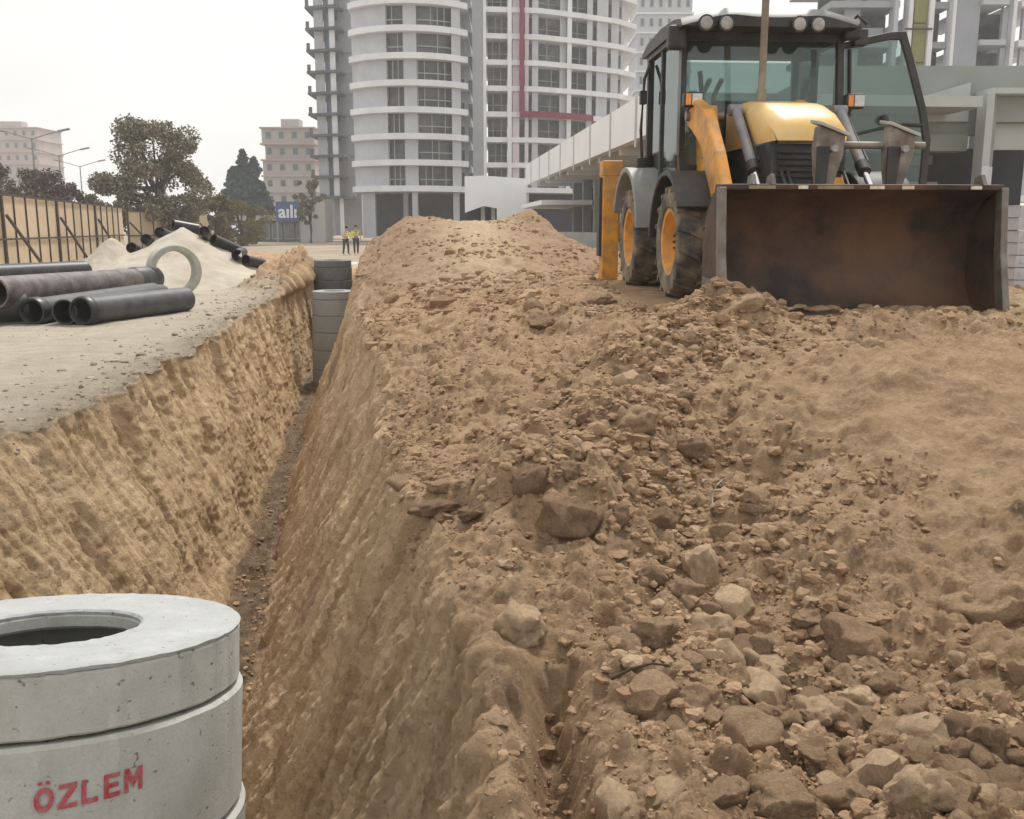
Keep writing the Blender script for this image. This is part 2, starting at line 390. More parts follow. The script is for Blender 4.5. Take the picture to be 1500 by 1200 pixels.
# ------------------------------------------------------------------ numpy noise
def _hash(ix, iy, iz, seed):
    h = (ix.astype(np.int64) * 374761393 + iy.astype(np.int64) * 668265263 + iz.astype(np.int64) * 2147483647 + seed * 974634757) & 0xffffffff
    h = ((h ^ (h >> 13)) * 1274126177) & 0xffffffff
    h = ((h ^ (h >> 16)) * 2246822519) & 0xffffffff
    return ((h ^ (h >> 15)) & 0xffffff).astype(np.float32) / 0xffffff
def vnoise(x, y, z, seed=0):
    fx, fy, fz = np.floor(x), np.floor(y), np.floor(z)
    ix, iy, iz = fx.astype(np.int64), fy.astype(np.int64), fz.astype(np.int64)
    u, v, w = x - fx, y - fy, z - fz
    u = u * u * u * (u * (u * 6 - 15) + 10); v = v * v * v * (v * (v * 6 - 15) + 10); w = w * w * w * (w * (w * 6 - 15) + 10)
    def c(a, b, d): return _hash(ix + a, iy + b, iz + d, seed)
    x00 = c(0, 0, 0) * (1 - u) + c(1, 0, 0) * u; x10 = c(0, 1, 0) * (1 - u) + c(1, 1, 0) * u
    x01 = c(0, 0, 1) * (1 - u) + c(1, 0, 1) * u; x11 = c(0, 1, 1) * (1 - u) + c(1, 1, 1) * u
    return ((x00 * (1 - v) + x10 * v) * (1 - w) + (x01 * (1 - v) + x11 * v) * w) * 2 - 1
def fbm(x, y, z, oct=4, seed=0, gain=0.5):
    a, s, t = 1.0, 0.0, 0.0
    for k in range(oct):
        s = s + a * vnoise(x, y, z, seed + k * 17); t += a
        x, y, z = x * 2.03 + 11.3, y * 2.03 + 5.7, z * 2.03 + 3.1; a *= gain
    return s / t
def cells(x, y, seed=0):
    """distance to the nearest scattered point and that point's random number (2D)"""
    fx, fy = np.floor(x).astype(np.int64), np.floor(y).astype(np.int64)
    best = np.full(x.shape, 9.0, np.float32); val = np.zeros(x.shape, np.float32)
    zz = np.zeros_like(fx)
    for dx in (-1, 0, 1):
        for dy in (-1, 0, 1):
            cx, cy = fx + dx, fy + dy
            px = cx + _hash(cx, cy, zz, seed); py = cy + _hash(cx, cy, zz, seed + 91)
            d = np.hypot(px - x, py - y)
            r = _hash(cx, cy, zz, seed + 43)
            k = d < best
            val = np.where(k, r, val); best = np.where(k, d, best)
    return best, val
def sstep(a, b, x):
    t = np.clip((x - a) / (b - a), 0, 1)
    return t * t * (3 - 2 * t)

# ------------------------------------------------------------------ the ground: plateau, trench, spoil bank (one displaced sheet)
CTRL = np.array([
    (0.0, 0.5, .10), (2, 0.5, .12), (5, .5, .3), (9, .5, .5), (0.05, 2, .12), (1, 2, .13), (2, 2, .22), (4, 2, .45), (9, 2, .7), (0, -2, .1), (5, -2, .2), (9, -2, .4),
    (-.16, 3.5, .13), (.6, 3.4, .16), (1.3, 3, .14), (2.5, 3, .24), (4, 3.0, .34), (9, 3.5, .8),
    (-.56, 5, .13), (.4, 5, .30), (1.0, 5, .34), (2.0, 5, .54), (3.3, 5, .64), (5, 5, .74), (1.9, 6.3, .84), (3.2, 6.2, .91), (5, 6.2, .93), (1.9, 4.1, .30), (3.0, 4.0, .36), (4.2, 4.1, .46), (9, 5, .88),
    (-1.0, 7.5, .10), (-.2, 7, .45), (.8, 7, .64), (1.7, 6.6, .80), (3, 6.8, .90), (5, 7, .9), (9, 7, .9),
    (-1.3, 9, .2), (-.3, 9, .62), (.7, 9, .86), (2, 9, .88), (4, 9, .88), (9, 9, .9),
    (-2.0, 12, .28), (-.8, 12, .78), (.5, 12, .9), (2.5, 12, .88), (5, 12, .88), (9, 12, .9),
    (-2.6, 16, .5), (-1.5, 16, 1.05), (-.5, 16, 1.15), (.8, 16, 1.0), (3, 16, .9), (9, 16, .9),
    (-3.15, 20, .68), (-2, 20, 1.36), (-.8, 20, 1.45), (.3, 20, 1.4), (1.6, 20, 1.0), (4, 20, .92), (9, 20, .92),
    (-3.8, 25, 1.05), (-2.9, 25, 1.76), (-1.2, 25, 1.74), (.35, 25, 1.72), (1.5, 25, 1.25), (3, 25, .97), (9, 25, .95),
    (-4.4, 30, 1.15), (-3.2, 30, 1.5), (-1.5, 30, 1.55), (0.4, 30, 1.6), (2, 30, 1.0), (9, 30, .95),
    (-5.2, 36, .4), (-3.5, 36, .7), (-1, 36, 1), (3, 36, .95), (9, 36, .95),
    (-7, 47, .2), (-3, 47, .6), (0, 47, .9), (9, 47, .95)], float)
def _tps(d):
    return np.where(d > 1e-9, d * d * np.log(np.maximum(d, 1e-9)), 0.0)
_sc = np.array([1.0, 0.45])
_P = CTRL[:, :2] * _sc
_n = len(_P)
_K = _tps(np.linalg.norm(_P[:, None] - _P[None], axis=2)) + np.eye(_n) * 0.02
_A = np.zeros((_n + 3, _n + 3)); _A[:_n, :_n] = _K
_A[:_n, _n] = 1; _A[:_n, _n + 1:] = _P; _A[_n:, :_n] = _A[:_n, _n:].T
_W = np.linalg.solve(_A, np.concatenate([CTRL[:, 2], np.zeros(3)]))
def spoil_z(x, y):
    out = np.empty(x.size); xf, yf = x.ravel() * _sc[0], y.ravel() * _sc[1]
    for a in range(0, x.size, 60000):
        b = slice(a, a + 60000)
        d = np.hypot(xf[b, None] - _P[None, :, 0], yf[b, None] - _P[None, :, 1])
        out[b] = _tps(d) @ _W[:_n] + _W[_n] + xf[b] * _W[_n + 1] + yf[b] * _W[_n + 2]
    return out.reshape(x.shape)

YS = np.array([-2, 3, 5, 7, 8.5, 10, 14, 20, 24, 30, 33, 36, 47.])
EDGE = np.array([-4.1, -4.0, -3.95, -3.9, -3.85, -3.95, -4.45, -5.3, -5.75, -6.6, -7.0, -7.4, -8.8])
FL = np.array([-1.9, -2.35, -2.4, -2.6, -2.9, -3.1, -3.75, -4.65, -5.35, -6.2, -6.6, -7.0, -8.4])
FR = np.array([-.9, -.98, -1.78, -2.17, -2.42, -2.68, -3.36, -4.27, -4.35, -5.1, -5.55, -6.1, -7.6])
LIP = np.array([.25, -.06, -.56, -.92, -1.12, -1.42, -2.22, -3.15, -3.7, -4.4, -4.9, -5.4, -7.0])
FLOOR_Z = -2.4
rows = np.concatenate([np.linspace(-2, 1.6, 24, endpoint=False), np.geomspace(1.6, 47, 860)])
def sp(n, p=1.0): return np.linspace(0, 1, n, endpoint=False) ** p
nA, nB, nC, nD, nE = 150, 150, 44, 170, 400
yy = rows[:, None]
e, fl, fr, lp = (np.interp(rows, YS, q)[:, None] for q in (EDGE, FL, FR, LIP))
wob = 0.16 * fbm(rows * 0.9, rows * 0 + 3.3, rows * 0, 4, 5)[:, None]
e = e + wob + 0.10 * vnoise(rows * 3.1, rows * 0, rows * 0, 8)[:, None]
fl = fl + 0.12 * fbm(rows * 1.6, rows * 0 + 6.1, rows * 0, 4, 25)[:, None] - .03
fr = fr + 0.10 * fbm(rows * 1.9, rows * 0 + 2.1, rows * 0, 4, 35)[:, None] * (rows > 4)[:, None]
lp = lp + 0.16 * fbm(rows * 1.1, rows * 0 + 9.3, rows * 0, 5, 15, .6)[:, None]
fz = FLOOR_Z + 2.33 * sstep(32.3, 34.8, rows)[:, None]
XA = -24 + (e + 24) * (1 - (1 - sp(nA)) ** 2.2)[None]
ZA = np.zeros_like(XA)
tB = sp(nB)[None]
XB = e + (fl - e) * (0.12 * np.sin(tB * math.pi) ** 1 * 0 + tB ** 1.0)
ZB = -0.02 + (fz + 0.02) * (tB ** 0.9)
tC = sp(nC)[None]
XC = fl + (fr - fl) * tC
ZC = fz + 0 * tC
tD = sp(nD)[None]
lz = spoil_z(lp, yy + 0 * lp)
XD = fr + (lp - fr) * tD
ZD = fz + (lz - fz) * (tD ** 1.08)
tE = np.linspace(0, 1, nE)[None] ** 1.25
XE = lp + (10 - lp) * tE
ZE = spoil_z(XE, yy + 0 * XE)
X = np.concatenate([XA, XB, XC, XD, XE], 1); Z = np.concatenate([ZA, ZB, ZC, ZD, ZE], 1)
Y = np.repeat(yy, X.shape[1], 1)
nr, nc = X.shape
zone = np.concatenate([np.full(nA, 0), np.full(nB, 1), np.full(nC, 2), np.full(nD, 3), np.full(nE, 4)])
def soft(k, w):
    z = (zone == k).astype(float); ker = np.ones(w) / w
    return np.convolve(np.pad(z, w, mode='edge'), ker, 'same')[w:-w]
wP, wL, wF, wR, wS = (np.repeat(soft(k, 13)[None], nr, 0) for k in range(5))
# soften corners of the profile a little
for _ in range(3):
    for Q in (X, Z):
        Q[:, 1:-1] = 0.25 * Q[:, :-2] + 0.5 * Q[:, 1:-1] + 0.25 * Q[:, 2:]
# normals
def normals(X, Y, Z):
    P = np.stack([X, Y, Z], 2)
    du = np.gradient(P, axis=1); dv = np.gradient(P, axis=0)
    n = np.cross(du, dv); n /= np.maximum(np.linalg.norm(n, axis=2, keepdims=True), 1e-9)
    return n
nrm = normals(X, Y, Z)
# loader stands here: press the ground flatter
lo_x, lo_y = 2.75, 10.1
under = (1 - sstep(1.2, 2.0, np.abs(X - 2.6))) * sstep(7.6, 8.6, Y) * (1 - sstep(13.6, 15.2, Y))
far = sstep(10, 30, Y)
big = fbm(X * 0.8, Y * 0.6, Z * 0.8, 4, 1)
mid = fbm(X * 2.6, Y * 2.2, Z * 2.6, 4, 2)
ridg = 1 - np.abs(fbm(X * 2.0 + Y * 0.9, Y * 1.1 - X * 0.6, Z * 2.0, 4, 3)) * 2
fine = fbm(X * 11, Y * 11, Z * 11, 3, 4, 0.6)
grit = np.abs(fbm(X * 24, Y * 24, Z * 24, 2, 41)) * 2 - 0.5
bil = np.abs(fbm(X * 6.5, Y * 6.5, Z * 6.5, 3, 42)) * 2 - 0.4
nearf = 1 - sstep(6, 13, Y)
c1, v1 = cells(X * 5.2 + 0.6 * mid, Y * 5.2 + 0.6 * fine, 3)
c2, v2 = cells(X * 13 + 0.5 * fine, Y * 13, 9)
def dome(c, r): return np.clip(r * r - c * c, 0, 1) / r
lump1 = np.maximum(dome(c1, 0.50) - 0.10, 0) * (v1 > 0.40) * (0.35 + 0.65 * v1)
lump2 = np.maximum(dome(c2, 0.50) - 0.08, 0) * (v2 > 0.30) * (0.35 + 0.65 * v2)
smooth_patch = sstep(0.05, 0.4, fbm(X * 0.55 + 4, Y * 0.4, X * 0, 3, 31))          # raked smooth areas
smooth_patch = np.maximum(smooth_patch * 0.7, np.exp(-(((X - 2.75) / 1.35) ** 4 + ((Y - 5.3) / 1.25) ** 4)))
smooth_patch = np.maximum(smooth_patch, 0.75 * sstep(13, 18, Y))
rockf = 1 - 0.75 * smooth_patch
dS = 0.13 * big + 0.085 * mid + rockf * (0.045 * ridg + 0.06 * lump1 + 0.05 * lump2 + 0.022 * bil + 0.026 * fine + nearf * 0.016 * grit) + (1 - rockf) * (0.022 * fine + 0.03 * lump2 + 0.03 * mid) - 0.03
# pushed-up rolls of soil along the bucket and gullies
dS += 0.24 * np.exp(-(((X - 1.78) / .36) ** 2 + ((Y - 7.5) / .30) ** 2)) * (1 + .5 * mid)
dS += 0.06 * np.exp(-(((Y - 7.3) / .25) ** 2)) * sstep(1.6, 2, X) * (1 - sstep(4.2, 4.6, X))
gx = 0.17 - (Y - 2.3) * 0.06 + 0.05 * vnoise(Y * 2.5, Y * 0, Y * 0, 61)
dS -= 0.27 * np.exp(-(((X - gx) / .085) ** 2)) * (1 - sstep(3.0, 3.35, Y))
hl = Z + 0 * X
def streak(k, slant, fa, fb, seed, oct=3):
    s = Y + slant * hl
    return fbm(s * fa, hl * fb + X * 0.4, s * 0 + k, oct, seed)
sc = 1 + 0 * Y
warp = 0.35 * mid + 0.5 * big
stL = streak(1.0, 0.25, 3.0, 0.7, 21) ; stL2 = fbm((Y + 0.22 * Z) * 17 + 2.2 * warp, Z * 1.6 + X * .4, Y * 0 + 2, 3, 22); stL3 = fbm((Y + 0.22 * Z) * 40 + 4 * warp, Z * 3.6 + X * .4, Y * 0 + 5, 2, 28)
stR = streak(3.0, -0.1, 4.0, 0.4, 23); stR2 = streak(4.0, -0.1, 14.0, 1.0, 24, 3)
dL = 0.03 * stL + 0.030 * stL2 + 0.030 * stL3 + 0.11 * big + 0.045 * mid + 0.022 * fine + nearf * 0.010 * grit
dR = 0.07 * stR + 0.065 * stR2 + 0.10 * big + 0.05 * mid + 0.024 * fine + nearf * 0.014 * grit + 0.05 * lump2 * v2
dF = 0.09 * mid + 0.04 * fine + 0.10 * lump1 + 0.06 * lump2 + 0.02 * grit
edge_d = np.clip((e + 0 * X) - X, 0, 30)
crumble = np.exp(-edge_d / 0.55)
dP = 0.025 * big + 0.012 * mid + 0.004 * fine + crumble * (0.05 * mid + 0.10 * lump1 + 0.05 * lump2 + 0.02 * fine)
# heaped clods at the far end of the left edge
heapm = np.exp(-(((X - (e - 0.25)) / .8) ** 2)) * sstep(21, 27, Y) * (1 - sstep(34, 36, Y))
dP += 0.62 * heapm * (1 + 0.6 * mid) + heapm * (.12 * lump1 + .08 * bil)
farm = sstep(-13.5, -11, X) * sstep(33, 36, Y) * (1 - sstep(44, 46.5, Y))
dP += farm * (0.25 + 0.55 * fbm(X * .5, Y * .35, X * 0, 3, 71) + .15 * mid)
def seg_dist(P):
    d = np.full(X.shape, 99.0)
    for (ax, ay), (bx, by) in zip(P[:-1], P[1:]):
        ux, uy = bx - ax, by - ay; t = np.clip(((X - ax) * ux + (Y - ay) * uy) / (ux * ux + uy * uy), 0, 1)
        d = np.minimum(d, np.hypot(X - ax - t * ux, (Y - ay - t * uy)))
    return d
RIDGE = [(1.75, 8.0), (1.15, 6.9), (.65, 5.7), (.30, 4.9)]
TOE = [(1.15, 5.0), (.85, 3.9), (1.0, 2.9), (1.7, 2.2)]
d_r, d_t = seg_dist(RIDGE), seg_dist(TOE)
band = np.exp(-(d_r / .55) ** 2); toe = np.exp(-(d_t / .34) ** 2)
dS += 0.22 * np.exp(-(d_r / .40) ** 2) * (1 + .7 * mid) - 0.10 * np.exp(-(d_t / .38) ** 2)
packed1 = dome(c1, 0.62) * (0.45 + 0.55 * v1); packed2 = dome(c2, 0.62) * (0.4 + 0.6 * v2)
rough_ = np.clip(band + toe, 0, 1)
dS += rough_ * (0.045 * packed1 + 0.035 * packed2 + 0.02 * bil - 0.03)
dS += (1 - rough_) * rockf * (0.035 * packed1 + 0.035 * packed2 * (1 - sstep(9, 16, Y)) - 0.03)
dS += 0.34 * np.exp(-(((X - .4) / .62) ** 2 + ((Y - 24.6) / 1.6) ** 2)) * (1 + .4 * mid)
dS = dS * (1 - under) + under * (0.012 * mid + 0.02 * lump2)
D = wP * dP + wL * dL + wF * dF + wR * dR + wS * dS
endfade = 1 - sstep(40, 46.5, Y) * 0.8
D *= endfade
X2, Y2, Z2 = X + nrm[..., 0] * D, Y + nrm[..., 1] * D, Z + nrm[..., 2] * D
# sink the outer rim so that it slips under the coarse ground
rim = np.maximum(sstep(-22.5, -24, X), sstep(9.2, 10, X)); rim = np.maximum(rim, sstep(45.8, 47, Y))
Z2 = Z2 - 0.5 * rim

def grid_mesh(name, X, Y, Z):
    nr, nc = X.shape
    me = bpy.data.meshes.new(name)
    co = np.stack([X, Y, Z], 2).reshape(-1, 3).astype(np.float32)
    i = np.arange(nr * nc).reshape(nr, nc)
    q = np.stack([i[:-1, :-1], i[:-1, 1:], i[1:, 1:], i[1:, :-1]], 2).reshape(-1)
    nf = (nr - 1) * (nc - 1)
    me.vertices.add(nr * nc); me.vertices.foreach_set('co', co.ravel())
    me.loops.add(nf * 4); me.loops.foreach_set('vertex_index', q.astype(np.int32))
    me.polygons.add(nf); me.polygons.foreach_set('loop_start', np.arange(0, nf * 4, 4, dtype=np.int32))
    me.update(calc_edges=True)
    me.shade_smooth()
    return me
def fattr(me, name, arr):
    a = me.attributes.new(name, 'FLOAT', 'POINT'); a.data.foreach_set('value', arr.astype(np.float32).ravel())

brown = np.clip(heapm * 1.3 + farm, 0, 1)
wP = wP * (1 - brown); wL = wL * (1 - sstep(32.5, 34, Y)); wF = wF * (1 - sstep(32.5, 34, Y))
gme = grid_mesh('ground', X2, Y2, Z2)
fattr(gme, 'plateau', wP); fattr(gme, 'wall_left', wL); fattr(gme, 'trench_floor', wF); fattr(gme, 'wall_right', wR)
fattr(gme, 'crumble', crumble * wP)
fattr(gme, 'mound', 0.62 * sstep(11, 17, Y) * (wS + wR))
tan_zone = sstep(3.4, 5.0, X) * sstep(4.6, 6.2, Y) * (1 - sstep(8.6, 10.5, Y))
track = np.exp(-(((X + 0.6 + (Y - 18) * 0.05) / 0.9) ** 2)) * sstep(11, 14, Y)
fattr(gme, 'packed', np.clip(tan_zone + track * 0.7, 0, 1) * wS)
sv = gme.attributes.new('streak', 'FLOAT_VECTOR', 'POINT')
svL = np.stack([(Y + 0.3 * Z) * 1.0 + .06 * mid + .08 * big, Z * 0.12, X * 0.1], 2); svR = np.stack([(Y - 0.1 * Z), Z * 0.10, X * 0.1], 2)
sv.data.foreach_set('vector', (svL * (wL > 0.4)[..., None] + svR * (wL <= 0.4)[..., None]).astype(np.float32).ravel())

def ground_material():
    m, nt, p = nodes('site soil')
    tc = N(nt, 'ShaderNodeTexCoord').outputs['Object']
    def att(n):
        a = N(nt, 'ShaderNodeAttribute'); a.attribute_name = n; return a
    n_big = noise(nt, tc, 0.9, 6, 0.6); n_mid = noise(nt, tc, 4.5, 8, 0.65); n_fin = noise(nt, tc, 32, 6, 0.7)
    spoil = ramp(nt, n_mid, [(0.28, (0.287, 0.182, 0.104)), (0.48, (0.450, 0.302, 0.181)), (0.72, (0.592, 0.417, 0.266))])
    spoil = mix(nt, ramp(nt, n_big, [(0.52, (0, 0, 0)), (0.70, (0.6, 0.6, 0.6))]), spoil, (0.470, 0.302, 0.185))
    n_dk = noise(nt, tc, 1.7, 7, 0.7)
    spoil = mix(nt, ramp(nt, n_dk, [(0.56, (0, 0, 0)), (0.66, (0.65, 0.65, 0.65))]), spoil, (0.216, 0.150, 0.104))
    spoil = mix(nt, ramp(nt, n_fin, [(0.30, (0.4, 0.4, 0.4)), (0.43, (0, 0, 0))]), spoil, (0.205, 0.144, 0.097))
    spoil = mix(nt, ramp(nt, n_fin, [(0.53, (0, 0, 0)), (0.70, (0.65, 0.65, 0.65))]), spoil, (0.651, 0.489, 0.340))
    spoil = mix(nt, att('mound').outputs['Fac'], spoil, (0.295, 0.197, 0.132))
    packed = ramp(nt, n_mid, [(0.3, (0.483, 0.360, 0.235)), (0.7, (0.651, 0.515, 0.354))])
    spoil = mix(nt, att('packed').outputs['Fac'], spoil, packed)
    plat = ramp(nt, n_mid, [(0.3, (0.43, 0.375, 0.30)), (0.55, (0.52, 0.462, 0.38)), (0.75, (0.60, 0.55, 0.465))])
    plat = mix(nt, ramp(nt, n_big, [(0.46, (0, 0, 0)), (0.66, (0.55, 0.55, 0.55))]), plat, (0.40, 0.345, 0.27))
    plat = mix(nt, ramp(nt, n_dk, [(0.58, (0, 0, 0)), (0.72, (0.5, 0.5, 0.5))]), plat, (0.31, 0.265, 0.205))
    stk = att('streak').outputs['Vector']
    s1 = noise(nt, stk, 6, 6, 0.65); s2 = noise(nt, stk, 22, 4, 0.6)
    wl = ramp(nt, s1, [(0.30, (0.342, 0.232, 0.133)), (0.44, (0.571, 0.416, 0.250)), (0.66, (0.754, 0.574, 0.376))])
    wl = mix(nt, ramp(nt, s2, [(0.5, (0, 0, 0)), (0.72, (0.5, 0.5, 0.5))]), wl, (0.308, 0.211, 0.118))
    wl = mix(nt, ramp(nt, n_dk, [(0.55, (0, 0, 0)), (0.68, (0.6, 0.6, 0.6))]), wl, (0.308, 0.211, 0.123))
    wr = ramp(nt, s1, [(0.30, (0.347, 0.235, 0.141)), (0.46, (0.575, 0.405, 0.249)), (0.68, (0.775, 0.568, 0.370))])
    wr = mix(nt, ramp(nt, s2, [(0.52, (0, 0, 0)), (0.72, (0.5, 0.5, 0.5))]), wr, (0.356, 0.245, 0.161))
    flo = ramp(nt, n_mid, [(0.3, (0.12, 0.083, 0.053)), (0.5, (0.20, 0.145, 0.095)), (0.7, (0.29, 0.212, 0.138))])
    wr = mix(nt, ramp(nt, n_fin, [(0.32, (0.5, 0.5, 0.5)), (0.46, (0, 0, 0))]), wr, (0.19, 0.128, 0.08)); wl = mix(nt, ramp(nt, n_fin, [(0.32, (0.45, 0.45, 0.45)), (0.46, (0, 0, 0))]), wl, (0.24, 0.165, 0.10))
    c = mix(nt, att('plateau').outputs['Fac'], spoil, plat)
    crm = N(nt, 'ShaderNodeMath', operation='MULTIPLY')
    nt.links.new(att('crumble').outputs['Fac'], crm.inputs[0]); nt.links.new(ramp(nt, n_mid, [(0.3, (0.45,) * 3), (0.6, (1, 1, 1))]), crm.inputs[1])
    c = mix(nt, crm.outputs[0], c, ramp(nt, n_fin, [(0.3, (0.17, 0.14, 0.10)), (0.7, (0.33, 0.27, 0.19))]))
    c = mix(nt, att('wall_left').outputs['Fac'], c, wl)
    c = mix(nt, att('wall_right').outputs['Fac'], c, wr)
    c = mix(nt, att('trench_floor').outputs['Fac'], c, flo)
    nt.links.new(c, p.inputs['Base Color'])
    p.inputs['Roughness'].default_value = 0.95; p.inputs['Specular IOR Level'].default_value = 0.12
    b = bump(nt, noise(nt, tc, 18, 12, 0.78), 1.0, 0.05)
    vor = N(nt, 'ShaderNodeTexVoronoi'); vor.inputs['Scale'].default_value = 42; nt.links.new(tc, vor.inputs['Vector'])
    b = bump(nt, vor.outputs['Distance'], 0.35, -0.012, b)
    nt.links.new(b, p.inputs['Normal'])
    return m
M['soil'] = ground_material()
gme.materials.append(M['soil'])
ground = tag(link('ground', gme), kind='structure')

# coarse sheet of ground out to the horizon, with a hole where the detailed sheet lies
def coarse_z(x, y):
    z = 0.92 * sstep(-7, 0, x + 0.10 * (y - 40)) + 0 * y
    z = np.where(y < 1.0, 0.5 * sstep(0, 9, x), z)
    return z
cx = np.concatenate([[-450, -330, -220, -120, -80, -60, -45, -35, -28], np.arange(-23, 9.4, 2.0), [9.4, 11, 13, 16, 20, 26, 34, 45, 60, 90, 150, 240, 350, 450]])
cy = np.concatenate([[-300, -100, -40, -15, -6, -2.0 + .3], np.arange(2, 46, 2.5), [46.2, 48, 52, 58, 65, 75, 90, 110, 140, 180, 260, 360, 480, 620]])
CX, CY = np.meshgrid(cx, cy)
CZ = coarse_z(CX, CY) + 0.06 * vnoise(CX * .3, CY * .3, CX * 0, 5)
vs = np.stack([CX, CY, CZ], 2).reshape(-1, 3)
fs = []
for j in range(len(cy) - 1):
    for i in range(len(cx) - 1):
        mx, my = (cx[i] + cx[i + 1]) / 2, (cy[j] + cy[j + 1]) / 2
        if -23.01 < mx < 9.4 and -1.7 < my < 46.2: continue
        k = j * len(cx) + i
        fs.append((k, k + 1, k + len(cx) + 1, k + len(cx)))
me = bpy.data.meshes.new('open_ground'); me.from_pydata([tuple(v) for v in vs], [], fs); me.shade_smooth()
M['open_soil'] = surf('open site soil', (0.30, 0.25, 0.19), (0.42, 0.365, 0.29), 0.5, 0.95, 0.6, 8, 0.05, dirt=(0.28, 0.2, 0.135), dirt_amt=0.6, dirt_scale=0.12, spec=0.1)
me.materials.append(M['open_soil'])
tag(link('open_ground', me), kind='structure')

# ray look-up on a thinned copy of the sheet
st = 3
sx, sy, sz = X2[::st, ::st], Y2[::st, ::st], Z2[::st, ::st]
bn, bc = sx.shape
idx = np.arange(bn * bc).reshape(bn, bc)
quads = np.stack([idx[:-1, :-1], idx[:-1, 1:], idx[1:, 1:], idx[1:, :-1]], 2).reshape(-1, 4)
bvh = BVHTree.FromPolygons(np.stack([sx, sy, sz], 2).reshape(-1, 3).tolist(), quads.tolist())
def hit(px, py):
    d = Vector(((px - 750) / FPX, CP - SP * (py - 600) / FPX * 1.0, -SP - CP * (py - 600) / FPX))
    r = bvh.ray_cast(Vector((0, 0, EYE)), d.normalized())
    return r[0], r[1]
def drop(x, y, dflt=0.0):
    r = bvh.ray_cast(Vector((x, y, 6)), Vector((0, 0, -1)))
    return r[0].z if r[0] is not None else dflt

# ------------------------------------------------------------------ stones and clods of the ground
M['clod'] = surf('dry soil clod', (0.403, 0.272, 0.165), (0.601, 0.423, 0.273), 9, 0.95, 0.9, 30, 0.03, dirt=(0.325, 0.215, 0.132), dirt_amt=0.5, dirt_scale=5, obj=True, spec=0.1)
M['clod_pale'] = surf('pale tan clod', (0.521, 0.370, 0.235), (0.691, 0.511, 0.340), 9, 0.95, 0.8, 30, 0.025, dirt=(0.325, 0.224, 0.149), obj=True, spec=0.1)
M['clod_dark'] = surf('damp dark clod', (0.293, 0.190, 0.119), (0.450, 0.303, 0.192), 9, 0.95, 0.9, 30, 0.03, dirt=(0.352, 0.244, 0.163), obj=True, spec=0.1)
def crumb_material():
    m, nt, p = nodes('loose soil crumbs')
    g = N(nt, 'ShaderNodeNewGeometry').outputs['Random Per Island']
    tc = N(nt, 'ShaderNodeTexCoord').outputs['Object']
    c = ramp(nt, g, [(0.00, (0.300, 0.195, 0.119)), (0.50, (0.370, 0.245, 0.151)), (0.90, (0.440, 0.304, 0.193)), (1.00, (0.514, 0.378, 0.261))])
    c = mix(nt, ramp(nt, noise(nt, tc, 40, 4, 0.6), [(0.45, (0, 0, 0)), (0.65, (0.6, 0.6, 0.6))]), c, (0.311, 0.204, 0.125))
    nt.links.new(c, p.inputs['Base Color']); p.inputs['Roughness'].default_value = 0.95; p.inputs['Specular IOR Level'].default_value = 0.1
    nt.links.new(bump(nt, noise(nt, tc, 60, 6, 0.7), 0.8, 0.02), p.inputs['Normal'])
    return m
M['pebbles'] = crumb_material()
def rock_np(sub, seed, cut=5, amp=0.28):
    bm = bmesh.new(); bmesh.ops.create_icosphere(bm, subdivisions=sub, radius=1.0)
    v = np.array([q.co for q in bm.verts], float); f = [[w.index for w in q.verts] for q in bm.faces]; bm.free()
    r = np.random.default_rng(seed)
    for _ in range(cut):
        d = r.normal(size=3); d /= np.linalg.norm(d); h = r.uniform(0.5, 0.85)
        t = v @ d; k = t > h
        v[k] -= np.outer((t[k] - h) * 0.9, d)
    n = fbm(v[:, 0] * 1.3 + seed, v[:, 1] * 1.3, v[:, 2] * 1.3, 3, seed)
    n2 = fbm(v[:, 0] * 3.5 + seed, v[:, 1] * 3.5, v[:, 2] * 3.5, 4, seed + 5, 0.6)
    v *= (1 + amp * n + amp * 0.75 * n2)[:, None]
    return v, f
def rock_mesh(name, sub, seed, mat, cut=5, amp=0.28, ang=50):
    v, f = rock_np(sub, seed, cut, amp)
    me = bpy.data.meshes.new(name); me.from_pydata(v.tolist(), [], f)
    me.materials.append(mat); me.shade_smooth(); me.set_sharp_from_angle(angle=R(ang))
    return me
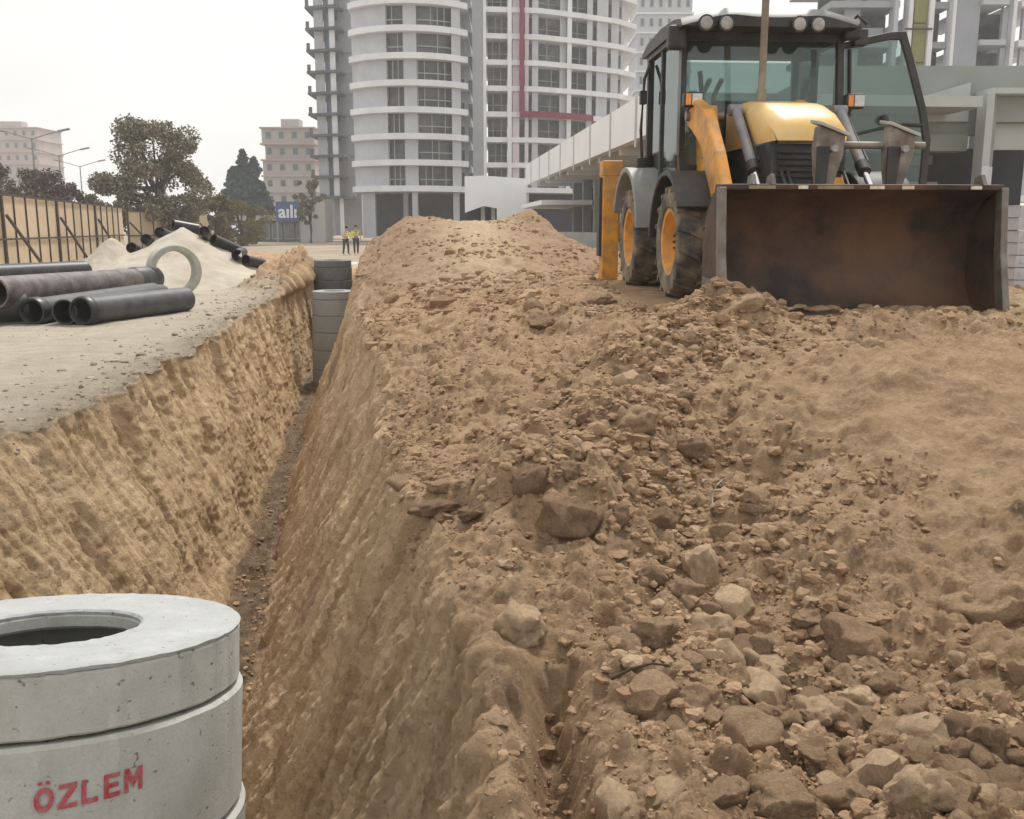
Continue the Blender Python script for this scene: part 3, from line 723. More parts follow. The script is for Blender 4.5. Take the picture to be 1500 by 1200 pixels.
hero = [  # px, py, width px, height px, material
    (826, 750, 98, 74, 'clod_dark'), (1026, 822, 48, 72, 'clod_pale'), (1458, 882, 118, 86, 'clod'), (1252, 938, 106, 66, 'clod_dark'),
    (1198, 1040, 62, 66, 'clod_pale'), (1258, 1026, 56, 54, 'clod_pale'), (1332, 1070, 100, 58, 'clod'), (1140, 1165, 96, 60, 'clod'),
    (1238, 1165, 88, 58, 'clod'), (1350, 1150, 84, 84, 'clod_pale'), (960, 922, 64, 44, 'clod'), (1042, 922, 58, 54, 'clod_pale'),
    (762, 912, 66, 62, 'clod_pale'), (1000, 860, 60, 44, 'clod'), (965, 760, 46, 40, 'clod_dark'), (1062, 780, 42, 36, 'clod'),
    (780, 690, 62, 62, 'clod_dark'), (792, 470, 40, 36, 'clod_dark'), (925, 548, 60, 34, 'clod_dark'), (1003, 648, 50, 36, 'clod_dark'),
    (576, 438, 24, 18, 'clod_pale'), (905, 752, 36, 40, 'clod_dark'), (830, 688, 40, 34, 'clod'), (1010, 500, 34, 28, 'clod_dark'),
    (1122, 1045, 52, 36, 'clod'), (1440, 1075, 60, 56, 'clod'), (1475, 1150, 70, 74, 'clod_dark'), (1020, 1022, 70, 40, 'clod'),
    (1060, 955, 70, 40, 'clod'), (960, 845, 50, 40, 'clod_dark'), (1300, 1000, 46, 36, 'clod'), (1410, 1010, 54, 34, 'clod'),
    (700, 745, 60, 22, 'clod_dark'), (640, 742, 70, 24, 'clod_dark'), (870, 440, 60, 22, 'clod_dark'), (935, 612, 60, 40, 'clod'),
    (990, 575, 44, 30, 'clod'), (1110, 740, 40, 26, 'clod'), (1180, 905, 50, 34, 'clod'), (1085, 445, 66, 34, 'clod'),
    (1195, 1100, 50, 40, 'clod'), (1285, 1105, 56, 40, 'clod'), (1060, 1160, 70, 40, 'clod'), (1400, 1100, 60, 40, 'clod_dark')]
n_clod = 0
clod_spots = []
for i, (px, py, w, h, mt) in enumerate(hero):
    p, nn = hit(px, py + h * 0.25)
    if p is None: continue
    d = p.y * CP + (EYE - p.z) * SP
    rx, rz = w / 2 / FPX * d, h / 2 / FPX * d
    me = rock_mesh('clod', 4, 100 + i, M[mt], 6, 0.36, 60)
    o = link('clod', me, ground, (p.x, p.y + rz * 0.25, p.z + rz * 0.12), (random.uniform(-.3, .3), random.uniform(-.3, .3), random.uniform(0, 6.3) * 0 + random.uniform(-.4, .4)))
    o.scale = (rx * 1.12, (rx + rz) * 0.55, rz * 1.15)
    n_clod += 1
variants = [rock_mesh('clod', 3, 300 + k, M[('clod', 'clod_pale', 'clod_dark', 'clod', 'clod', 'clod_pale')[k % 6]], 6, 0.32, 42) for k in range(18)]
low = [rock_np(1, 500 + k, 3, 0.6) for k in range(24)]
low_big = [rock_np(2, 540 + k, 5, 0.5) for k in range(16)]
def segd(x, y, P):
    d = 99
    for (ax, ay), (bx, by) in zip(P[:-1], P[1:]):
        ux, uy = bx - ax, by - ay; t = min(1, max(0, ((x - ax) * ux + (y - ay) * uy) / (ux * ux + uy * uy)))
        d = min(d, math.hypot(x - ax - t * ux, y - ay - t * uy))
    return d
def pick_spots(n, y0, y1, xr, dens_seed):
    out = []
    while len(out) < n:
        y = math.exp(random.uniform(math.log(y0), math.log(y1))); x = random.uniform(*xr)
        L = float(np.interp(y, YS, LIP))
        if x < L - 0.05: continue
        if abs(x - 2.6) < 1.35 and 7.8 < y < 14: continue
        if x > 2.6 and y > 14: continue
        dn = float(fbm(np.array([x * 1.1]), np.array([y * 0.9]), np.array([0.]), 3, dens_seed)[0])
        bd = min(segd(x, y, RIDGE), segd(x, y, TOE)); bd = math.exp(-(bd / .5) ** 2)
        sp_ = max(math.exp(-(((x - 2.75) / 1.35) ** 4 + ((y - 5.3) / 1.25) ** 4)), 0.5 if y > 14 else 0)
        if random.random() > 0.30 + 0.9 * dn - 0.40 * sp_ + 0.55 * bd: continue
        out.append((x, y))
    return out
cand = []
for x, y in pick_spots(520, 1.9, 9.5, (-1.2, 5.2), 77):
    r = 0.022 * random.random() ** -0.38
    r = min(r, 0.085)
    cand.append((x, y, r))
for x, y in pick_spots(170, 1.9, 3.9, (0.35, 2.6), 78):      # the stony hollow at the photographer's feet
    cand.append((x, y, min(0.028 * random.random() ** -0.4, 0.09)))
for x, y in pick_spots(200, 9, 24, (-3.2, 3), 79):
    cand.append((x, y, min(0.035 * random.random() ** -0.4, 0.13)))
cand.sort(key=lambda c: -c[2] / c[1])
stuff = []; stuff_pale = []
for k, (x, y, r) in enumerate(cand):
    z = drop(x, y)
    if n_clod < 298:
        o = link('clod', random.choice(variants), ground, (x, y, z + r * 0.05), (random.uniform(-.5, .5), random.uniform(-.5, .5), random.uniform(0, 6.3)))
        o.scale = (r * random.uniform(.9, 1.5), r * random.uniform(.8, 1.2), r * random.uniform(.65, 1.0))
        n_clod += 1
    else:
        stuff.append((x, y, z, r))
for n, y0, y1, xr, r0 in ((15000, 1.7, 5.5, (-.7, 4.5), 0.0045), (7500, 4.5, 12, (-2.1, 6), 0.0080), (2600, 10, 31, (-4.6, 3.4), 0.016)):
    for x, y in zip(*[np.asarray(q) for q in zip(*pick_spots(n, y0, y1, xr, 80))]):
        stuff.append((x, y, None, min(r0 * random.random() ** -0.45, r0 * 4.5)))
for _ in range(520):                                      # crumbs along the brink of the plateau
    y = math.exp(random.uniform(math.log(5), math.log(33))); E_ = float(np.interp(y, YS, EDGE))
    stuff_pale.append((E_ - abs(random.gauss(0, 0.5)), y, None, min(0.012 * random.random() ** -0.45, 0.05) * (0.6 + y / 20)))
for _ in range(350):                                       # a few loose stones out on the plateau
    y = math.exp(random.uniform(math.log(7), math.log(30))); E_ = float(np.interp(y, YS, EDGE))
    stuff_pale.append((random.uniform(-16, E_), y, None, min(0.010 * random.random() ** -0.4, 0.04) * (0.6 + y / 25)))
for _ in range(900):                                       # fallen crumbs along the foot of the walls
    y = math.exp(random.uniform(math.log(5), math.log(24)))
    a, b = float(np.interp(y, YS, FL)), float(np.interp(y, YS, FR))
    stuff.append((random.choice((a + abs(random.gauss(0, .09)), b - abs(random.gauss(0, .09)), random.uniform(a, b))), y, None, min(0.012 * random.random() ** -0.4, 0.045)))
n0 = 0
while n0 < 2500:                                            # half-buried lumps packed along the crest and the stony hollow
    P_ = random.choice((RIDGE, RIDGE, TOE)); k_ = random.randrange(len(P_) - 1); t_ = random.random()
    x = P_[k_][0] + (P_[k_ + 1][0] - P_[k_][0]) * t_ + random.gauss(0, .34); y = P_[k_][1] + (P_[k_ + 1][1] - P_[k_][1]) * t_ + random.gauss(0, .34)
    if y < 1.8 or y > 7.75 or x < float(np.interp(y, YS, LIP)) + .05: continue
    stuff.append((x, y, None, min(0.0135 * random.random() ** -0.45, 0.022 + 0.0042 * y))); n0 += 1
def crumbs(items, mat):
    V, F, k0 = [], [], 0
    for x, y, z, r in items:
        if z is None: z = drop(float(x), float(y))
        v, f = random.choice(low_big if r > .016 and y < 8 else low)
        a = random.uniform(0, 6.28); ca, sa = math.cos(a), math.sin(a)
        s = np.array([r * random.uniform(.8, 1.5), r, r * random.uniform(.6, 1)])
        q = v * s
        q = np.stack([q[:, 0] * ca - q[:, 1] * sa + x, q[:, 0] * sa + q[:, 1] * ca + y, q[:, 2] + z + r * 0.1], 1)
        V.append(q); F.append(np.asarray(f) + k0); k0 += len(v)
    V = np.concatenate(V); F = np.concatenate(F)
    me = bpy.data.meshes.new('soil_crumbs')
    me.vertices.add(len(V)); me.vertices.foreach_set('co', V.astype(np.float32).ravel())
    me.loops.add(len(F) * 3); me.loops.foreach_set('vertex_index', F.astype(np.int32).ravel())
    me.polygons.add(len(F)); me.polygons.foreach_set('loop_start', np.arange(0, len(F) * 3, 3, dtype=np.int32))
    me.update(calc_edges=True); me.shade_flat()
    me.materials.append(mat)
    tag(link('soil_crumbs', me, ground), kind='stuff')
crumbs(stuff, M['pebbles'])
M['pebbles_pale'] = crumb_material()
for n_ in M['pebbles_pale'].node_tree.nodes:
    if n_.type == 'VALTORGB' and len(n_.color_ramp.elements) == 4:
        for e_, c_ in zip(n_.color_ramp.elements, ((.27, .225, .165), (.36, .31, .235), (.45, .395, .31), (.55, .5, .41))): e_.color = (*c_, 1)
crumbs(stuff_pale, M['pebbles_pale'])

# ------------------------------------------------------------------ far buildings
class Plan:
    """front line of a building in plan, addressed by the photo column it shows in"""
    def __init__(s, pts, zref=13.0):
        s.p = pts; s.zref = zref
        s.px = [750 + FPX * x / (y * CP - (zref - EYE) * SP) for x, y in pts]
    def at(s, px, off=0.0):
        return (float(np.interp(px, s.px, [q[0] for q in s.p])), float(np.interp(px, s.px, [q[1] for q in s.p])) + off)
    def strip(s, a, b, off, thick, z0, z1, step=6):
        n = max(1, int(math.ceil((b - a) / step)))
        q = [s.at(a + (b - a) * k / n, off) for k in range(n + 1)]
        poly = q + [(x, y + thick) for x, y in reversed(q)]
        return MB().prism(poly, z0, z1, 'z')
def col_x(px, y, z=13.0):
    return (px - 750) / FPX * (y * CP - (z - EYE) * SP)

tower = tag(empty('apartment_tower', (col_x(700, 120), 120, 0.8)), 'white unfinished apartment tower with rounded balconies and a maroon stripe', 'apartment tower')
TZ = 0.8
def tpart(mb, name, mat, parent=None):
    """mesh in world coordinates under the tower"""
    me = mb.mesh(name, mat)
    base = tower.location
    me.transform(Matrix.Translation(-base))
    return link(name, me, parent or tower)
arc = []
x0, x1 = col_x(514, 120), col_x(686, 120)
sag = 3.4; half = (x1 - x0) / 2; rad = (half * half + sag * sag) / (2 * sag); mx = (x0 + x1) / 2
for k in range(25):
    x = x0 + (x1 - x0) * k / 24
    arc.append((x, 120 - (math.sqrt(rad * rad - (x - mx) ** 2) - (rad - sag))))
bay = Plan(arc)
wing = Plan([(col_x(680, 121), 121), (col_x(712, 121.3), 121.3), (col_x(790, 122.2), 122.2), (col_x(850, 125), 125), (col_x(905, 128.5), 128.5), (col_x(930, 132), 132)])
lwing = Plan([(col_x(452, 150), 150), (col_x(516, 148), 148)])
Z0, DZ, NF = 6.3, 3.02, 11
for k in range(NF):
    zs = Z0 + DZ * k                       # slab centre
    # rounded bay
    tpart(bay.strip(513.5, 686, 0, 16, zs - .34, zs + .34), 'floor_slab', M['tower_white'])
    if k < NF - 1:
        a, b = zs + .34, zs + DZ - .34
        tpart(bay.strip(517, 567, .9, .3, a, b), 'wall_panel', M['tower_grey'])
        tpart(bay.strip(592, 611, .8, .5, a, b), 'wall_panel', M['tower_grey'])
        tpart(bay.strip(662, 675, .6, .5, a, b), 'wall_panel', M['tower_grey'])
        for (p0, p1, nb) in ((568, 591.5, 3), (612, 661.5, 5)):
            w = tpart(bay.strip(p0, p1, 1.5, .1, a, b), 'window', M['tower_glass'])
            fr_ = MB()
            for j in range(nb + 1):
                q = p0 + (p1 - p0) * j / nb
                if random.random() < 0.6:
                    fr_.add(*[(lambda m: (m.v, m.f))(bay.strip(q - .6, q + .6, 1.05, .12, a, b))][0])
            hgt = a + (b - a) * random.choice((.3, .35, .0))
            fr_.add(*[(lambda m: (m.v, m.f))(bay.strip(p0, p1, 1.1, .08, hgt, hgt + .12))][0])
            tpart(fr_, 'frame', M['mullion'], w)
    # right wing slabs
    tpart(wing.strip(708, 929, 0, 13, zs - .3, zs + .3), 'floor_slab', M['tower_white'])
    if k < NF - 1:
        a, b = zs + .3, zs + DZ - .3
        tpart(wing.strip(678, 686, 1.4, .3, a, b), 'wall_panel', M['tower_grey'])
        for (p0, p1, off, mt) in ((750.5, 760.5, .3, 'pink_white'), (768.5, 774, .15, 'pink_white'), (779, 788, .35, 'tower_grey'), (819, 829, .9, 'tower_grey'), (829.5, 836, .2, 'tower_white'),
                                  (858, 866, .5, 'tower_grey'), (872, 888, .4, 'tower_grey'), (893, 904, .5, 'tower_grey'), (908, 912, .9, 'tower_grey')):
            tpart(wing.strip(p0, p1, off, .4, a, b), 'wall_panel', M[mt])
        for (p0, p1, nb) in ((714, 742.5, 3), (789, 818.5, 2), (836.5, 857.5, 2)):
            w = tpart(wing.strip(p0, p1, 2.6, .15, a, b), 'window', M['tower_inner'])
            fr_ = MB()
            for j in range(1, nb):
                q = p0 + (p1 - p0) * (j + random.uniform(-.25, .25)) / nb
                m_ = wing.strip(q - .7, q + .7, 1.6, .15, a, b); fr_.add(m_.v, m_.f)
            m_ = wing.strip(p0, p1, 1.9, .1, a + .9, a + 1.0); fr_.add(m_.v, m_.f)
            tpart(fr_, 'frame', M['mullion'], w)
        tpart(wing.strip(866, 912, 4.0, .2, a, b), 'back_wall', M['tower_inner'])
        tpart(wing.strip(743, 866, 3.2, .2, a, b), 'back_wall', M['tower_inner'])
        # left wing: thin balcony slabs sticking out
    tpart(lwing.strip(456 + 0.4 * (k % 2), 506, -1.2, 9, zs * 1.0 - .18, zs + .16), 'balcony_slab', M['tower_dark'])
    if k < NF - 1:
        a, b = zs + .16, zs + DZ - .18
        tpart(lwing.strip(466, 479, .2, .4, a, b), 'wall_panel', M['tower_grey'])
        tpart(lwing.strip(479.5, 488, 1.0, .3, a, b), 'window', M['blue_cladding'])
        tpart(lwing.strip(488.5, 496, -.3, .4, a, b), 'wall_panel', M['tower_white'])
        tpart(lwing.strip(496.5, 516, 2.4, .4, a, b), 'wall_panel', M['tower_shear'])
        tpart(lwing.strip(457, 462, -1.15, .08, a, a + .9), 'railing', M['tower_dark'])
        m_ = bay.strip(506, 513, 5.5, 2.5, zs - .3, zs + .3); tpart(m_, 'ledge', M['tower_white'])
top = Z0 + DZ * (NF - 1)
tpart(wing.strip(693, 708, -.35, 3, 1.0, top + 2), 'shear_wall', M['tower_shear'])
tpart(wing.strip(708.3, 712.8, -.3, .6, Z0 - .3, top + 2), 'white_pier', M['tower_white'])
tpart(wing.strip(743.5, 749.5, -.3, .6, Z0 - .3, top + 2), 'white_pier', M['tower_white'])
tpart(wing.strip(761, 767.5, -.5, .5, Z0 + 3 * DZ - .35, top + 2), 'accent_band', M['maroon'])
tpart(wing.strip(767.7, 868, -.5, .45, Z0 + 3 * DZ - .35, Z0 + 3 * DZ + .35), 'accent_band', M['maroon'])
for (a, b, off) in ((526, 545, 1.0), (601, 609, .6), (662, 671, 1.2), (583, 590, 4)):
    tpart(bay.strip(a, b, off, 1.0, .5, Z0 - .34), 'column', M['tower_grey'])
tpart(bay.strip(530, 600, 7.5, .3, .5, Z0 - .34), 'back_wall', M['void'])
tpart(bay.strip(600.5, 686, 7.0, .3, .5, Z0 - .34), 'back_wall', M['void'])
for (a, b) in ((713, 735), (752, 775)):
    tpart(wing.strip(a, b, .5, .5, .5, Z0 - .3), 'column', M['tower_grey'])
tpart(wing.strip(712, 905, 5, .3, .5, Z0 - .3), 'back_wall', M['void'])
tpart(lwing.strip(468, 487, .2, .5, .5, Z0 - .2), 'column', M['tower_shear'])
tpart(lwing.strip(495, 500, .2, .5, .5, Z0 - .2), 'column', M['tower_white'])
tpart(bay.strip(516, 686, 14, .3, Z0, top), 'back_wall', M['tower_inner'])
tpart(lwing.strip(466, 516, 8, .3, .5, top), 'back_wall', M['tower_shear'])

# generic block of flats with rows of windows
def flats(name, label, cat, pxs, y, z0, floors, dz, wall, cols, top_mat=None, depth=12, win_w=0.45, band=None, zref=8):
    xa, xb = col_x(pxs[0], y, zref), col_x(pxs[1], y, zref)
    root = tag(empty(name, ((xa + xb) / 2, y, z0)), label, cat)
    W = xb - xa; H = floors * dz
    for k in range(floors):
        mt = top_mat if (top_mat and k >= floors - 3) else wall
        inset = 0.4 if (top_mat and k >= floors - 3 and k % 2) else 0.0
        MB().box(-W / 2 + inset, W / 2, inset, depth, k * dz, (k + 1) * dz - .25).build('wall', M[mt], root)
        MB().box(-W / 2 - .3, W / 2 + .3, -.35, depth + .2, (k + 1) * dz - .25, (k + 1) * dz).build('floor_band', M[band or mt], root)
        for j in range(cols):
            c = -W / 2 + W * (j + .5) / cols
            w = W / cols * win_w
            f = MB().box(c - w / 2, c + w / 2, inset - .05, inset + .1, k * dz + dz * .28, k * dz + dz * .72).build('window', M['mullion'], root)
            MB().box(c - w / 2 + .12, c + w / 2 - .12, inset - .08, inset - .04, k * dz + dz * .32, k * dz + dz * .69).build('pane', M['apt_window'], f)
    MB().box(-W * .2, W * .15, 3, 6, H, H + 1.6).build('roof_house', M[top_mat or wall], root)
    return root
flats('apartment_block', 'cream block of flats with faded pink upper storeys behind conifers', 'apartment block', (386, 462), 165, 0, 7, 2.6, 'apt_cream', 4, 'apt_pink', zref=10)
flats('apartment_block', 'pinkish apartment block rising beyond the brown shrubs and hoarding', 'apartment block', (-30, 60), 230, 0, 9, 2.75, 'apt_pink', 7, None, zref=14)
flats('apartment_block', 'pale grey apartment block seen between the tower and the loader cab', 'apartment block', (932, 1010), 170, 0, 14, 3.1, 'tower_grey', 6, None, band='tower_white', zref=24)

# unfinished tower to the right, above the podium
t2y = 80
t2 = tag(empty('unfinished_tower', (col_x(1360, t2y, 14), t2y, 0.9)), 'raw concrete unfinished tower with olive panel strip above the grey podium', 'tower')
def t2part(a, b, off, th, z0, z1, name, mat, parent=None):
    xa, xb = col_x(a, t2y, 17), col_x(b, t2y, 17)
    return MB().box(xa - t2.location.x, xb - t2.location.x, off, off + th, z0 - .9, z1 - .9).build(name, M[mat], parent or t2)
for k in range(9):
    zs = 4 + 3.0 * k
    t2part(1215, 1316, 0, 12, zs - .25, zs + .25, 'floor_slab', 'tower_shear')
    t2part(1368, 1392, .4, 12, zs - .25, zs + .25, 'floor_slab', 'tower_shear')
    t2part(1430, 1468, -.8, 12, zs - .2, zs + .2, 'balcony_slab', 'tower_grey')
    t2part(1490, 1560, -.4, 12, zs - .25, zs + .25, 'floor_slab', 'tower_white')
    t2part(1215, 1318, 3.2, .3, zs + .25, zs + 2.75, 'back_wall', 'tower_inner')
    t2part(1240, 1262, .5, .4, zs + .25, zs + 2.75, 'wall_panel', 'tower_shear')
    t2part(1275, 1300, .9, .4, zs + .25, zs + 1.4, 'wall_panel', 'tower_shear')
    t2part(1366, 1394, 2.5, .3, zs + .25, zs + 2.75, 'back_wall', 'tower_inner')
    t2part(1450, 1490, 2.5, .3, zs + .25, zs + 2.75, 'back_wall', 'tower_inner')
    t2part(1470, 1478, .3, .4, zs + .25, zs + 2.75, 'wall_panel', 'tower_grey')
    t2part(1500, 1512, .3, .4, zs + .25, zs + 2.75, 'wall_panel', 'tower_grey')
    t2part(1520, 1560, .6, .4, zs + .25, zs + 2.75, 'wall_panel', 'tower_grey')
    t2part(1337, 1356, -.1, .4, zs - 1.4, zs + 1.52, 'cladding_panel', 'olive_panel')
    t2part(1322, 1362, -.5, .12, zs + 1.0, zs + 1.12, 'scaffold_tie', 'stud')
for (a, b, mt) in ((1306, 1312, 'tower_grey'), (1327, 1333, 'tower_white'), (1357, 1364, 'tower_white'), (1391, 1396, 'tower_white'), (1396.5, 1430, 'tower_shear'), (1478.5, 1484, 'tower_white')):
    t2part(a, b, -.4, 1.2, .9, 31, 'pier', mt)

# low podium row with the white fascia (parallel to the trench)
pod = tag(empty('podium_building', (4.2, 30, 1.0)), 'long low podium with a broad white fascia running back to the tower', 'building')
PB = Vector(pod.location)
pd_ = Vector((0.93 - 4.2, 35, 0)).normalized()          # along the row, away from the camera
pn_ = Vector((pd_.y, -pd_.x, 0))                         # into the building
def ploc(s, n, z): return pd_ * s + pn_ * n + Vector((0, 0, z - 1.0))
def pbox(s0, s1, n0, n1, z0, z1, name, mat, parent=None):
    vs = [ploc(s, n, z) for z in (z0, z1) for (s, n) in ((s0, n0), (s1, n0), (s1, n1), (s0, n1))]
    fs = [(0, 3, 2, 1), (4, 5, 6, 7), (0, 1, 5, 4), (1, 2, 6, 5), (2, 3, 7, 6), (3, 0, 4, 7)]
    return MB().add(vs, fs).build(name, M[mat], parent or pod)
pbox(-2.5, 35.2, 0, .35, 4.45, 5.75, 'fascia', 'fascia')
pbox(-2.5, 35.2, .36, 9, 5.0, 5.3, 'roof_slab', 'podium_pale')
for k in range(9):
    s = -2.4 + 4.3 * k
    pbox(s, s + .3, .37, 3.4, 4.25, 4.99, 'roof_beam', 'fascia')
    pbox(s + .02, s + .3, -.02, .0, 4.2, 5.75, 'fascia_joint', 'podium_pale')
for k in range(10):
    s = -2 + 3.7 * k
    pbox(s, s + .5, 2.6, 3.1, .8, 4.99, 'column', 'podium_pale')
    pbox(s + .5, s + 3.7, 3.2, 3.4, .8, 2.7, 'wall_panel', 'podium_wall')
    pbox(s + .5, s + 3.7, 3.6, 3.8, 2.7, 4.99, 'back_wall', 'podium_wall')
    w = pbox(s + .9, s + 2.3, 3.4, 3.55, 2.9, 4.1, 'window', 'mullion')
    pbox(s + 1.0, s + 2.2, 3.36, 3.39, 3.0, 4.0, 'pane', 'void', w)
    for q in (1.0, 2.3):
        pbox(s + q, s + q + .25, 3.17, 3.19, 1.7, 1.95, 'wall_opening', 'void')
    pbox(s + 3.35, s + 3.7, 3.1, 3.18, .8, 2.7, 'gap_strip', 'void')
pbox(-2, 36, -.6, -.3, .6, 1.45, 'plinth_wall', 'podium_green')
pbox(24, 35, -.35, 2.5, 2.9, 3.15, 'canopy', 'fascia')
# white end piece facing the camera
end = tag(empty('stair_block', (col_x(725, 66, 3), 66, 0.9)), 'small white block with a sloping underside at the far end of the podium', 'building')
xa, xb = col_x(681, 66, 3) - end.location.x, col_x(771, 66, 3) - end.location.x
MB().prism([(xa, 1.75), (xa, 4.15), (xa + 1.2, 4.2), (xb, 4.0), (xb, 1.2), (xb - 2.0, .9), (xb - 2.0, 2.05), (xb - 2.9, 2.2)], 0, .4, 'y').build('white_panel', M['fascia'], end)
MB().box(xa, xb, .41, 5, 3.0, 3.9).build('roof_slab', M['podium_pale'], end)
for q in (.25, .42, .6, .75):
    c = xa + (xb - xa) * q
    MB().box(c, c + .28, 1.2, 1.5, -.4, 2.9).build('column', M['podium_pale'], end)
MB().box(xa, xb, 3.4, 3.6, -.4, 2.98).build('back_wall', M['void'], end)

# grey podium frame behind the loader on the right
g_y = 30
gp = tag(empty('grey_podium', (col_x(1420, g_y, 4), g_y, 0.9)), 'grey green plastered podium with a pale pillar behind the loader door', 'building')
def gbox(a, b, ya, yb, off, th, name, mat, dark=False):
    p, q = at(a, ya, g_y), at(b, yb, g_y)
    xa, xb = col_x(a, g_y, 4), col_x(b, g_y, 4)
    zt, zb = at(a, ya, g_y).z, at(a, yb, g_y).z
    return MB().box(xa - gp.location.x, xb - gp.location.x, off, off + th, zb - .9, zt - .9).build(name, M[mat], gp)
gbox(1200, 1640, 94, 196, .3, .5, 'upper_wall', 'podium_green')
gbox(1200, 1419, 196, 221, .1, .8, 'beam', 'podium_green')
gbox(1445.5, 1640, 143, 180, -.25, .5, 'parapet', 'podium_green')
gbox(1428, 1640, 134, 142.5, -.8, 1.2, 'ledge', 'podium_pale')
gbox(1445.5, 1640, 180.5, 219, .12, .17, 'beam', 'podium_pale')
gbox(1419.5, 1430, 142, 400, -.9, .6, 'pillar', 'podium_pale')
gbox(1430.2, 1445, 142, 400, -.45, .6, 'pillar', 'podium_green')
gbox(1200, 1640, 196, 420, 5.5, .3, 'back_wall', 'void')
gbox(1419.4, 1430.1, 246, 400, -.93, .02, 'paint_band', 'pillar_blue')
gbox(1430.3, 1445.1, 246, 400, -.48, .02, 'paint_band', 'pillar_blue')
gbox(1200, 1419, 262, 275, 2, .3, 'rail_wall', 'podium_wall')
gbox(1360, 1400, 222, 236, 1.6, .3, 'hanging_panel', 'podium_green')
MB().prism([(col_x(1345, g_y, 4) - gp.location.x, 4.6), (col_x(1419, g_y, 4) - gp.location.x, 5.05), (col_x(1419, g_y, 4) - gp.location.x, 3.9), (col_x(1345, g_y, 4) - gp.location.x, 3.9)], .2, .28, 'y').build('lit_wall_patch', M['podium_pale'], gp)  # lit wall triangle along the canopy's shadow edge, painted as a paler sheet
MB().box(col_x(1200, g_y, 4) - gp.location.x, col_x(1640, g_y, 4) - gp.location.x, .81, 9, 5.0, 5.4).build('roof_slab', M['podium_wall'], gp)

# hollow blocks piled beside the right end of the bucket
bx0 = at(1483, 420, 12.6)
nth = ['lowest', 'second from the ground', 'third from the ground', 'middle one', 'third from the top', 'second from the top', 'topmost']
for k in range(7):
    mb = MB()
    zz = 0.158 * k
    w, dpt, hh = 0.17, 0.39, 0.15
    for i in range(2):
        mb.box(-w / 2, w / 2, -dpt / 2 + i * (dpt - .03), -dpt / 2 + .03 + i * (dpt - .03), 0, hh)
    mb.box(-w / 2, -w / 2 + .055, -dpt / 2 + .03, dpt / 2 - .03, 0, hh); mb.box(w / 2 - .055, w / 2, -dpt / 2 + .03, dpt / 2 - .03, 0, hh)
    mb.cbox((0, -dpt / 2 - .002, .075), (.05, .01, .05))
    o = mb.build('hollow_block', M['block_white'], None, bevel=.006, loc=(bx0.x + random.uniform(-.01, .01), bx0.y, bx0.z - .06 + zz), rot=(0, 0, random.uniform(-.06, .06)))
    tag(o, 'pale hollow block, %s in the pile beside the bucket' % nth[k], 'building block', 'pale hollow blocks piled beside the bucket')
    o = MB().box(-.12, .12, -.2, .2, 0, hh).build('brick', M['block_mauve'], None, bevel=.008, loc=(bx0.x + .24 + random.uniform(-.012, .012), bx0.y + .05, bx0.z - .06 + zz), rot=(0, 0, random.uniform(-.08, .08)))
    tag(o, 'mauve block, %s in the dark pile by the hollow blocks' % nth[k], 'building block', 'mauve blocks piled next to the hollow ones')

# ------------------------------------------------------------------ far shops, sign, cars
sy_ = 120
shop = tag(empty('shop_row', (col_x(400, sy_, 2), sy_, 0)), 'low dark shop row under the cream flats beyond the site', 'shop')
def sh(a, b, z0, z1, off, th, name, mat):
    return MB().box(col_x(a, sy_, 3) - shop.location.x, col_x(b, sy_, 3) - shop.location.x, off, off + th, z0, z1).build(name, M[mat], shop)
sh(322, 470, 0, 2.6, 0, 6, 'wall', 'shop_grey'); sh(318, 474, 2.6, 3.2, -.8, 7.5, 'roof', 'podium_wall')
for k in range(8):
    f = sh(326 + 18 * k, 340 + 18 * k, .3, 2.2, -.1, .08, 'window', 'mullion')
    sh(327 + 18 * k, 339 + 18 * k, .45, 2.1, -.14, .03, 'pane', 'apt_window').parent = f
wall2 = tag(MB().box(col_x(440, 118, 3), col_x(476, 118, 3), 118, 123, 0, 5.2).build('plain_house', M['apt_cream']), 'plain cream house wall right of the blue sign', 'house')
MB().box(col_x(456, 118, 3), col_x(461, 118, 3), 117.9, 118.05, 3.6, 4.5).build('window', M['apt_window'], wall2)
sg = tag(empty('shop_sign', (col_x(422, 116, 3), 116, 0)), 'blue sign board with white letters on the far shop row', 'sign')
sw = (col_x(441, 116, 3) - col_x(406, 116, 3)) / 2
MB().box(-sw, sw, 0, .25, 2.45, 4.75).build('board', M['sign_blue'], sg)
MB().box(-sw, -sw + .15, .02, .2, 0, 2.44).add(*(lambda m: (m.v, m.f))(MB().box(sw - .15, sw, .02, .2, 0, 2.44))).build('post', M['lamp_metal'], sg)
def text_mesh(txt, size, mat, offset=0.0, name='lettering', extrude=0.004):
    cu = bpy.data.curves.new(name, 'FONT'); cu.body = txt; cu.size = size; cu.offset = offset; cu.extrude = extrude
    cu.resolution_u = 3; cu.align_x = 'CENTER'
    o = bpy.data.objects.new(name, cu); COL.objects.link(o)
    dg = bpy.context.evaluated_depsgraph_get()
    me = bpy.data.meshes.new_from_object(o.evaluated_get(dg))
    bpy.data.objects.remove(o); bpy.data.curves.remove(cu)
    me.name = name; me.materials.clear(); me.materials.append(mat)
    return me
tm = text_mesh('aılı', 2.1, M['sign_white'], 0.05, extrude=.03)
link('lettering', tm, sg, (0, -.04, 2.9), (math.pi / 2, 0, 0))

